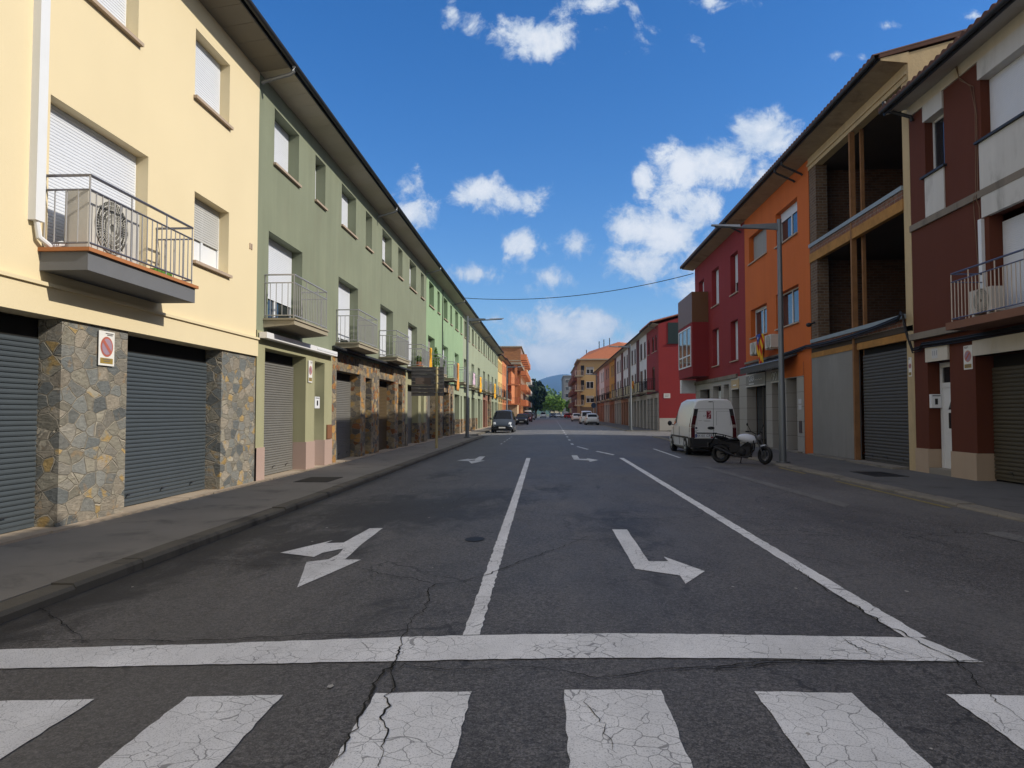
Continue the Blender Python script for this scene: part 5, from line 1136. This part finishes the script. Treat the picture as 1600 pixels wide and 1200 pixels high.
def car(kind,paint,loc,rz,label,group=None,name='parked_car',plate=None,detail=True):
    K=KIND[kind]; r=thing(name,loc,label,'van' if kind=='van' else 'car',group,rz); B=lambda mb,n,m,p=r,**k: mb.build(n,m,p,local=True,**k)
    sts=K['st']; half=[ringpts(s) for s in sts]; nr=len(half[0])
    rings=[h+[Vector((-p.x,p.y,p.z)) for p in h[-2:0:-1]] for h in half]; n=len(rings[0])
    mb=MB(); vs=[v for q in rings for v in q]; fs=[]
    for i in range(len(rings)-1):
        for k in range(n): fs.append((i*n+k,i*n+(k+1)%n,(i+1)*n+(k+1)%n,(i+1)*n+k))
    fs+=[tuple(range(n)),tuple((len(rings)-1)*n+k for k in range(n))[::-1]]
    mb.add(vs,fs); body=B(mb,'body',paint)
    # wheel arches cut out of the body
    cm_=MB(); wr=K['wr']
    for ay in K['ax']:
        for sx in (-1,1): cm_.tube([(sx*.62,ay,wr),(sx*1.2,ay,wr)],wr*1.17,20)
    cut=B(cm_,'cutter',M_blackm); 
    bo=body.modifiers.new('b','BOOLEAN'); bo.operation='DIFFERENCE'; bo.object=cut; bo.solver='EXACT'
    bpy.context.view_layer.update(); dg=bpy.context.evaluated_depsgraph_get(); me=bpy.data.meshes.new_from_object(body.evaluated_get(dg)); body.modifiers.clear(); body.data=me; bpy.data.objects.remove(cut)
    try:
        me.shade_smooth(); me.set_sharp_from_angle(angle=R(32))
    except Exception: pass
    def surf(i0,i1,j0,j1,u0,u1,v0,v1,off=.007,nu=3,nv=3,sx=1):
        # patch over stations i0..i1 and ring indices j0..j1 (u along length, v round the ring)
        def P(u,v):
            fi=i0+(i1-i0)*u; a=min(int(fi),i1-1); fu=fi-a; fj=j0+(j1-j0)*v; b=min(int(fj),j1-1); fv=fj-b
            return (half[a][b].lerp(half[a][b+1],fv)).lerp(half[a+1][b].lerp(half[a+1][b+1],fv),fu)
        vs=[]
        for a in range(nu+1):
            for b in range(nv+1):
                u=u0+(u1-u0)*a/nu; v=v0+(v1-v0)*b/nv; p=P(u,v); e=.01
                du=P(min(u+e,1),v)-P(max(u-e,0),v); dv=P(u,min(v+e,1))-P(u,max(v-e,0)); nn=du.cross(dv)
                if nn.length>0: nn.normalize()
                c=Vector((0,p.y,(half[i0][0].z+half[i0][-1].z)/2))
                if nn.dot(p-c)<0: nn=-nn
                q=p+nn*off; vs.append((q.x*sx,q.y,q.z))
        fs=[(a*(nv+1)+b,a*(nv+1)+b+1,(a+1)*(nv+1)+b+1,(a+1)*(nv+1)+b) for a in range(nu) for b in range(nv)]
        return vs,fs
    G_=glassmat('car_glass',(.006,.008,.012),.03,.22)
    i0,i1=K['wind']; mb=MB()
    for sx in (1,-1): mb.add(*surf(i0,i1,7,10,.06,.97,0.1,1,.008,4,6,sx))
    B(mb,'windscreen',G_,merge=True,smooth=True)
    for (a,b) in K['side']:
        for sx in (1,-1):
            mb=MB(); last=b==K['side'][-1][1]
            mb.add(*surf(a,b,5,7,.04 if not last else .05,.96 if not last else .78,.10,.86,.008,6,4,sx)); B(mb,'side_window',G_,smooth=True)
    if K['rear']:
        a,b=K['rear']; mb=MB()
        for sx in (1,-1): mb.add(*surf(a,b,7,10,.15,.95,.15,1,.008,3,6,sx))
        B(mb,'rear_window',G_,merge=True)
    yf=sts[-1][0]; yr=sts[0][0]; zl=sts[-2][2]
    for sx in (1,-1):
        mb=MB(); mb.add(*surf(7,8,5,8,.15,1,0,1,.012,4,4,sx)); mb.add(*surf(8,9,3,5,.0,.7,.45,1,.012,3,3,sx)); B(mb,'headlight',simple('headlight_glass',(.55,.58,.62),.12),smooth=True)
        if kind!='van':
            mb=MB(); mb.add(*surf(0,1,4,6,.2,1,.0,1,.012,3,3,sx)); mb.add(*surf(1,2,3,5,0,.4,.5,1,.012,3,3,sx)); B(mb,'tail_light',simple('tail_red',(.30,.015,.015),.2))
    mb=MB(); 
    mb.add(*surf(8,9,2,4,.1,1,0,.7,.02,3,3,1)); mb.add(*surf(8,9,2,4,.1,1,0,.7,.02,3,3,-1)); mb.box(-.62,.62,yf-.10,yf+.02,.28,.42)
    B(mb,'front_bumper',M_black)
    mb=MB(); mb.box(-.42,.42,yf-.06,yf+.012,.46,.56); B(mb,'grille',M_blackm)
    pl=MB(); pl.box(-.26,.26,yf+.012,yf+.03,.36,.47); B(pl,'number_plate',simple('plate_white2',(.7,.7,.68),.4))
    if kind!='van':
        mb=MB(); mb.box(-.6,.6,yr-.03,yr+.06,.30,.42); B(mb,'rear_bumper',M_black)
        pl=MB(); pl.box(-.26,.26,yr-.02,yr-.004,.52,.63); B(pl,'number_plate',simple('plate_white2',(.7,.7,.68),.4))
    for sx in (1,-1):
        mb=MB(); ym=sts[6][0]-.18; zm=sts[6][2]+.08; w_=sts[6][5]
        mb.ell((sx*(w_+.13),ym,zm+.05),.09,.05,.10,10,8); mb.tube([(sx*(w_-.05),ym,zm-.02),(sx*(w_+.1),ym,zm+.02)],.02); B(mb,'mirror',M_black if kind!='hatch' else paint,smooth=True)
    for ay in K['ax']:
        for sx in (1,-1):
            xo=sx*(K['W']/2+.005); xi=sx*(K['W']/2-.2)
            mb=MB(); mb.tube([(xi,ay,wr),(xi+sx*.02,ay,wr),(xo-sx*.03,ay,wr),(xo,ay,wr)],wr,24,True,[wr*.93,wr,wr,wr*.90]); wl=B(mb,'wheel',M_blackm,smooth=True)
            mb=MB(); mb.tube([(xo,ay,wr),(xo+sx*.006,ay,wr)],wr*.62,20); 
            for k in range(5): a=k*1.2566; mb.tube([(xo+sx*.012,ay,wr),(xo+sx*.012,ay+wr*.58*math.cos(a),wr+wr*.58*math.sin(a))],.025,5)
            B(mb,'rim',simple('rim_grey',(.32,.33,.34),.35,.5),wl)
    mb=MB(); mb.box(-.7,.7,sts[1][0]+.1,sts[-2][0]-.1,.16,.24); B(mb,'underbody',M_blackm)
    return r
def carpaint(n,c,ro=.28): return simple(n,c,ro,0.,.03,**{'Coat Weight':.6,'Coat Roughness':.05} ) if False else simple(n,c,ro,.15,.03)
P_w=carpaint('white_car_paint',(.74,.76,.78)); P_bg=carpaint('blue_grey_paint',(.045,.058,.08)); P_b=carpaint('black_car_paint',(.012,.013,.018)); P_r=carpaint('red_car_paint',(.40,.02,.02)); P_m=carpaint('maroon_car_paint',(.16,.03,.035)); P_s=carpaint('silver_car_paint',(.38,.39,.40)); P_db=carpaint('dark_blue_paint',(.03,.04,.08))
CZ=-.09
mp=car('mpv',P_bg,(-3.55,58.0,roadz(-3.5)),math.pi,'dark blue-grey people carrier facing the camera at the left kerb')
car('hatch',P_b,(-3.35,94.5,roadz(-3.4)),math.pi,'black hatchback parked behind the blue-grey people carrier')
car('hatch',P_db,(-3.6,101.5,roadz(-3.4)),math.pi,'dark blue car just behind the black hatchback')
car('hatch',P_m,(-3.5,124,roadz(-3.4)),math.pi,'maroon car farther along the left kerb')
car('mpv',P_b,(-3.6,131,roadz(-3.4)),math.pi,'tall dark car behind the maroon one on the left')
car('van',P_s,(-3.8,139,roadz(-3.4)),math.pi,'silver van behind the tall dark car on the left','',name='parked_van')
car('hatch',P_s,(-3.6,158,roadz(-3.4)),math.pi,'silver car last in the left parked row')
car('hatch',P_w,(5.7,92.0,roadz(5.7)),0,'white hatchback seen from behind at the right kerb')
car('mpv',P_w,(5.35,98.5,roadz(5.4)),0,'white tall van in front of the white hatchback',name='parked_van')
car('hatch',P_w,(5.2,128,roadz(5.4)),0,'small white car beyond the white tall van on the right')
car('hatch',P_r,(6.6,196,-.06),R(-95),'red car parked sideways by the round sign')
far=[(-1.2,214,P_w,'mpv','white people carrier facing the camera across the far square'),(1.6,222,P_db,'hatch','dark blue car at the far square, left of the small white ones'),(3.6,226,P_w,'hatch','white car in the far square, left of two'),(5.6,230,P_w,'hatch','white car in the far square, right of two'),(6.9,214,P_b,'hatch','black car in the far square next to the red one'),(-4.2,205,P_db,'mpv','dark people carrier at the left edge of the far square'),(2.6,240,P_s,'hatch','silver car deep in the far square')]
for x,y,p,k,lb in far: car(k,p,(x,y,roadz(x)-.0),math.pi+R(random.Random(int(y)).uniform(-12,12)),lb)
# white van
vx,vy=5.93,28.0
V=car('van',P_w,(vx,vy,roadz(5.9)),R(1.0),'white high roofed van with a dark red logo at the right kerb behind the motorbike',name='parked_van')
Bv=lambda mb,n,m,p=V,**k: mb.build(n,m,p,local=True,**k)
yr=-2.13
mb=MB(); mb.box(-.012,.0,yr-.006,yr+.01,.62,1.93); mb.box(-.72,.70,yr-.004,yr+.01,1.68,1.69); mb.box(-.60,-.1,yr-.004,yr+.01,1.60,1.607); mb.box(.1,.60,yr-.004,yr+.01,1.60,1.607); mb.box(.1,.107,yr-.004,yr+.01,1.1,1.6); mb.box(.59,.597,yr-.004,yr+.01,1.1,1.6); mb.box(-.72,.72,yr-.004,yr+.01,.62,.628); mb.box(-.60,-.593,yr-.004,yr+.01,1.1,1.6)
Bv(mb,'door_seam',simple('seam_grey',(.12,.12,.13),.6))
mb=MB()
mb.box(-.79,.79,yr-.07,yr+.12,.30,.62); mb.box(-.86,-.70,yr-.05,yr+.35,.30,.66); mb.box(.70,.86,yr-.05,yr+.35,.30,.66); Bv(mb,'rear_bumper',M_black,bev=.02)
for sx in (-1,1):
    mb=MB()
    for (za,zb_,mt) in (): pass
    def tl(z): 
        t_=(z-1.05)/.94
        return .80 if z<1.05 else .80-.20*t_*.9
    def strip(za,zb_,nm,mt,parent=V):
        m_=MB(); n_=4
        for i in range(n_):
            a=za+(zb_-za)*i/n_; b=za+(zb_-za)*(i+1)/n_
            wa=tl(a);wb_=tl(b); o=.02
            m_.hexa([(sx*(wa-.13),yr-.008,a),(sx*(wa+.005),yr-.008,a),(sx*(wa+.055),yr+.12,a),(sx*(wa-.08),yr+.1,a),(sx*(wb_-.13),yr-.008,b),(sx*(wb_+.005),yr-.008,b),(sx*(wb_+.05),yr+.12,b),(sx*(wb_-.08),yr+.1,b)])
        return Bv(m_,nm,mt,parent)
    t1=strip(.64,1.45,'tail_light',simple('tail_dark_red',(.06,.006,.008),.25)); strip(1.0,1.12,'indicator',simple('indicator',(.55,.45,.42),.3),t1); strip(1.451,1.68,'light_cover',M_black,t1)
mb=MB(); mb.box(-.55,-.0,yr-.018,yr-.002,.66,.82) if False else mb.box(-.66,-.06,yr-.022,yr-.002,.66,.79); pl=Bv(mb,'number_plate',simple('plate_white3',(.66,.68,.72),.4))
mb=MB(); mb.box(-.66,-.61,yr-.024,yr-.0221,.66,.79); Bv(mb,'blue_strip',simple('euro_blue',(.03,.06,.25),.5),pl)
text_obj('plate_number','9X101 CRR',.125,(-.335,yr-.0235,.722),(.95,0,0),(0,0,1),M_blackm,pl,local=True)
mb=MB(); mb.box(-.62,.1,yr-.03,yr-.002,.80,.835); Bv(mb,'plate_light_bar',M_black)
mb=MB(); mb.ell((-.10,yr-.01,1.0),.13,.02,.055,12,6); Bv(mb,'handle',M_black)
mb=MB(); mb.ell((-.62,yr-.006,1.0),.04,.012,.04,10,6); mb.box(-.70,-.55,yr-.006,yr+.01,.905,.915); mb.box(-.69,-.6,yr-.006,yr+.01,.85,.87); Bv(mb,'badge',simple('badge_dark',(.06,.07,.1),.4))
mb=MB(); mb.box(-.17,-.0,yr+.0,yr+.03,1.925,1.96); Bv(mb,'brake_light',M_blackm)
mb=MB(); mb.box(-.25,-.09,yr-.006,yr+.01,1.33,1.62); lg=Bv(mb,'logo',simple('logo_dark_red',(.20,.015,.03),.5))
mb=MB()
def LQ(*p): mb.add([(x,yr-.008,z) for x,z in p],[tuple(range(len(p)))])
LQ((-.24,1.60),(-.10,1.60),(-.16,1.55)); LQ((-.10,1.58),(-.095,1.50),(-.155,1.44),(-.15,1.50)); LQ((-.24,1.35),(-.20,1.34),(-.13,1.40),(-.14,1.43)); LQ((-.175,1.50),(-.165,1.50),(-.16,1.39),(-.17,1.39)); Bv(mb,'logo_mark',simple('logo_pink',(.6,.38,.40),.5),lg)
text_obj('logo_text','LA',.085,(-.32,yr-.006,1.44),(1,0,0),(0,0,1),simple('logo_grey',(.1,.1,.11),.5),lg,local=True)
mb=MB(); mb.box(-.36,-.12,yr-.004,yr+.01,1.265,1.275); mb.box(-.33,-.12,yr-.004,yr+.01,1.235,1.245); mb.box(-.54,-.42,yr-.004,yr+.01,1.26,1.27); Bv(mb,'small_lettering',simple('logo_grey2',(.3,.3,.31),.5))
for sx in (-1,1):
    mb=MB(); mb.box(sx*.872-.006,sx*.872+.006,-.35,-.34,.35,1.02); mb.box(sx*.872-.006,sx*.872+.006,.75,.76,.35,1.0); mb.box(sx*.874-.012,sx*.874+.012,-1.9,1.1,.62,.68); Bv(mb,'side_trim',M_black)
# motorcycle
mx,my=5.92,22.0
mo=thing('motorcycle',(mx,my,roadz(mx)),'black motorbike with a white tank parked across the right kerb by the lamp post','motorcycle',None,R(-118))
mo.rotation_euler=(0,R(-5),R(-118)); mo.scale=(.93,.93,.93); 
Bm=lambda mb,n,m,p=mo,**k: mb.build(n,m,p,local=True,**k)
def torus(mb,c,Rr,r,n=28,m=10,ax=Matrix.Identity(3)):
    vs=[];fs=[]
    for i in range(n):
        a=2*math.pi*i/n
        for j in range(m):
            b=2*math.pi*j/m; v=Vector((r*1.15*math.sin(b),(Rr+r*math.cos(b))*math.cos(a),(Rr+r*math.cos(b))*math.sin(a))); vs.append(Vector(c)+ax@v)
    for i in range(n):
        for j in range(m): fs.append((i*m+j,((i+1)%n)*m+j,((i+1)%n)*m+(j+1)%m,i*m+(j+1)%m))
    mb.add(vs,fs)
def mwheel(c,Rr,r,ax):
    mb=MB(); torus(mb,c,Rr-r,r,ax=ax); wh=Bm(mb,'wheel',M_blackm,smooth=True)
    mb=MB(); torus(mb,c,Rr-2*r+.015,.018,28,6,ax)
    for k in range(10): a=k*.6283; mb.tube([Vector(c),Vector(c)+ax@Vector((0,(Rr-2*r)*math.cos(a),(Rr-2*r)*math.sin(a)))],.011,5)
    mb.tube([Vector(c)+ax@Vector((-.07,0,0)),Vector(c)+ax@Vector((.07,0,0))],.04,10); Bm(mb,'rim',simple('moto_rim',(.06,.06,.065),.4,.5),wh)
    mb=MB(); mb.tube([Vector(c)+ax@Vector((.06,0,0)),Vector(c)+ax@Vector((.065,0,0))],Rr*.40,20); Bm(mb,'brake_disc',simple('disc_dark',(.08,.08,.085),.5,.5),wh)
I3=Matrix.Identity(3); STEER=Matrix.Rotation(R(-34),3,'Z')
mwheel((0,-.70,.31),.31,.075,I3)
fc=Vector((.02,.72,.30)); mwheel(fc,.30,.062,STEER)
Mb=simple('moto_black',(.006,.006,.007),.6,spec=.12); Mw=simple('moto_white',(.58,.61,.68),.25)
mb=MB(); mb.ell((0,.16,.82),.18,.33,.16,16,10,Matrix.Rotation(R(-8),3,'X')); Bm(mb,'fuel_tank',Mw,smooth=True)
mb=MB(); mb.ell((.0,-.30,.76),.13,.28,.06,14,8,Matrix.Rotation(R(5),3,'X')); mb.ell((0,-.66,.84),.10,.26,.055,14,8,Matrix.Rotation(R(-12),3,'X')); Bm(mb,'seat',Mb,smooth=True)
mb=MB()
for sx in (-.13,.13):
    mb.tube([(sx*.8,.30,.78),(sx,.0,.55),(sx,-.15,.36),(sx*.8,-.68,.31)],.025,6); mb.tube([(sx*.8,.38,.80),(sx,.34,.45),(sx,.1,.25),(sx,-.15,.34)],.022,6); mb.tube([(sx*.7,-.1,.68),(sx*.9,-.5,.72),(sx*.8,-.92,.86)],.018,6)
    mb.tube([(sx*1.1,-.35,.86),(sx*1.2,-.6,.93),(sx*1.1,-.92,.98),(0,-1.0,.98)],.016,6); mb.tube([(sx*1.1,-.92,.98),(sx*.8,-.90,.84)],.014,6); mb.tube([(sx*1.15,-.6,.93),(sx*.9,-.55,.76)],.014,6)
Bm(mb,'frame',Mb)
mb=MB(); mb.box(-.15,.15,-.16,.28,.22,.56); mb.box(-.09,.09,-.40,-.10,.34,.72); mb.box(-.08,.08,-.75,-.35,.62,.74); mb.ell((.12,.02,.38),.1,.14,.14,12,8); mb.ell((-.12,.02,.38),.1,.14,.14,12,8)
for k in range(6): mb.box(-.14,.14,.06,.30,.50+k*.028,.512+k*.028)
mb.box(-.10,.10,.09,.27,.5,.68); Bm(mb,'engine',simple('engine_grey',(.018,.018,.020),.55,.2,spec=.2))
mb=MB(); mb.tube([(.12,.28,.5),(.16,.36,.36),(.16,.2,.2),(.17,-.2,.24),(.18,-.62,.42),(.18,-.88,.52)],.03,8,True,[.022,.022,.025,.03,.05,.05]); Bm(mb,'exhaust',simple('exhaust_dark',(.02,.02,.022),.5,.3),smooth=True)
hd=Vector((0,.46,.92))
mb=MB()
for sx in (-.09,.09): 
    o=STEER@Vector((sx,0,0)); mb.tube([fc+o,hd+o*1.0+Vector((0,0,.02))],.025,8)
Bm(mb,'fork',simple('fork_metal',(.06,.06,.065),.4,.4))
mb=MB(); 
for k in range(7):
    pass
n_=9; vs=[];fs=[]
for i in range(n_+1):
    a=R(80)+R(48)*i/n_
    for j,(xx,dr) in enumerate(((-.075,-.03),(-.05,.012),(0,.022),(.05,.012),(.075,-.03))): vs.append(fc+STEER@Vector((xx,(.325+dr)*math.cos(a),(.325+dr)*math.sin(a))))
for i in range(n_):
    for j in range(4): a=i*5+j; fs.append((a,a+1,a+6,a+5))
mb.add(vs,fs); Bm(mb,'front_mudguard',Mw,smooth=True)
mb=MB(); mb.ell(hd+STEER@Vector((0,.10,-.06)),.09,.08,.10,12,8); Bm(mb,'headlight',simple('moto_lamp',(.12,.12,.13),.15),smooth=True)
mb=MB(); hb=[STEER@Vector(v)+hd for v in ((-.36,-.14,.12),(-.2,-.06,.13),(-.08,0,.06),(.08,0,.06),(.2,-.06,.13),(.36,-.14,.12))]; mb.tube(hb,.014,7); mb.tube([hb[0],hb[0].lerp(hb[1],.6)],.022,7); mb.tube([hb[5],hb[5].lerp(hb[4],.6)],.022,7); Bm(mb,'handlebar',Mb)
for sx,i in ((-1,1),(1,4)):
    p=hb[i]; q=p+STEER@Vector((sx*.14,-.02,.22)); mb=MB(); mb.tube([p,q],.008,5); mm=Bm(mb,'mirror_stalk',Mb); mb=MB(); mb.ell(q,.085,.018,.05,12,8); Bm(mb,'mirror',Mb,mm,smooth=True); mb=MB(); mb.ell(q+Vector((0,-.012,0)),.075,.012,.042,12,8); Bm(mb,'mirror_glass',simple('mirror_sky',(.6,.65,.7),.05,1.),mm,smooth=True)
mb=MB(); mb.tube([(0,-.92,.84),(0,-1.06,.60),(0,-1.1,.55)],.03,6); mb.box(-.1,.1,-1.10,-1.08,.50,.68); Bm(mb,'number_plate_holder',Mb)
mb=MB(); mb.box(-.095,.095,-1.105,-1.1,.52,.67); Bm(mb,'number_plate',simple('plate_white2',(.7,.7,.68),.4))
mb=MB(); mb.ell((0,-1.0,.84),.06,.04,.03,8,6); Bm(mb,'tail_light',simple('tail_red',(.3,.015,.015),.2))
mb=MB(); mb.tube([(-.12,-.05,.28),(-.28,-.12,.03)],.013,6); mb.box(-.31,-.25,-.16,-.08,.02,.035); Bm(mb,'side_stand',Mb)
mb=MB(); 
n_=10; vs=[];fs=[]
for i in range(n_+1):
    a=R(60)+R(110)*i/n_
    for xx,dr in ((-.08,0),(0,.015),(.08,0)): vs.append(Vector((xx,-.70+(.345+dr)*math.cos(a),.31+(.345+dr)*math.sin(a))))
for i in range(n_):
    for j in range(2): a=i*3+j; fs.append((a,a+1,a+4,a+3))
mb.add(vs,fs); Bm(mb,'rear_mudguard',Mb,smooth=True)
# ---------------------------------------------------------------- haze
mb=MB(); mb.box(-3900,3900,-60,4600,-6,262)
hz=mb.build('haze',None); hm=bpy.data.materials.new('haze'); hm.use_nodes=True; hm.node_tree.nodes.clear(); t=NT(hm.node_tree)
pv=t.n('VolumePrincipled',{'Color':(.28,.55,1.,1),'Density':.00025,'Anisotropy':.2}); t.n('OutputMaterial',{1:pv.outputs[0]}); hz.data.materials.append(hm); tag(hz,'thin blue air between the camera and the mountain','haze',kind='stuff')
bpy.context.view_layer.update()
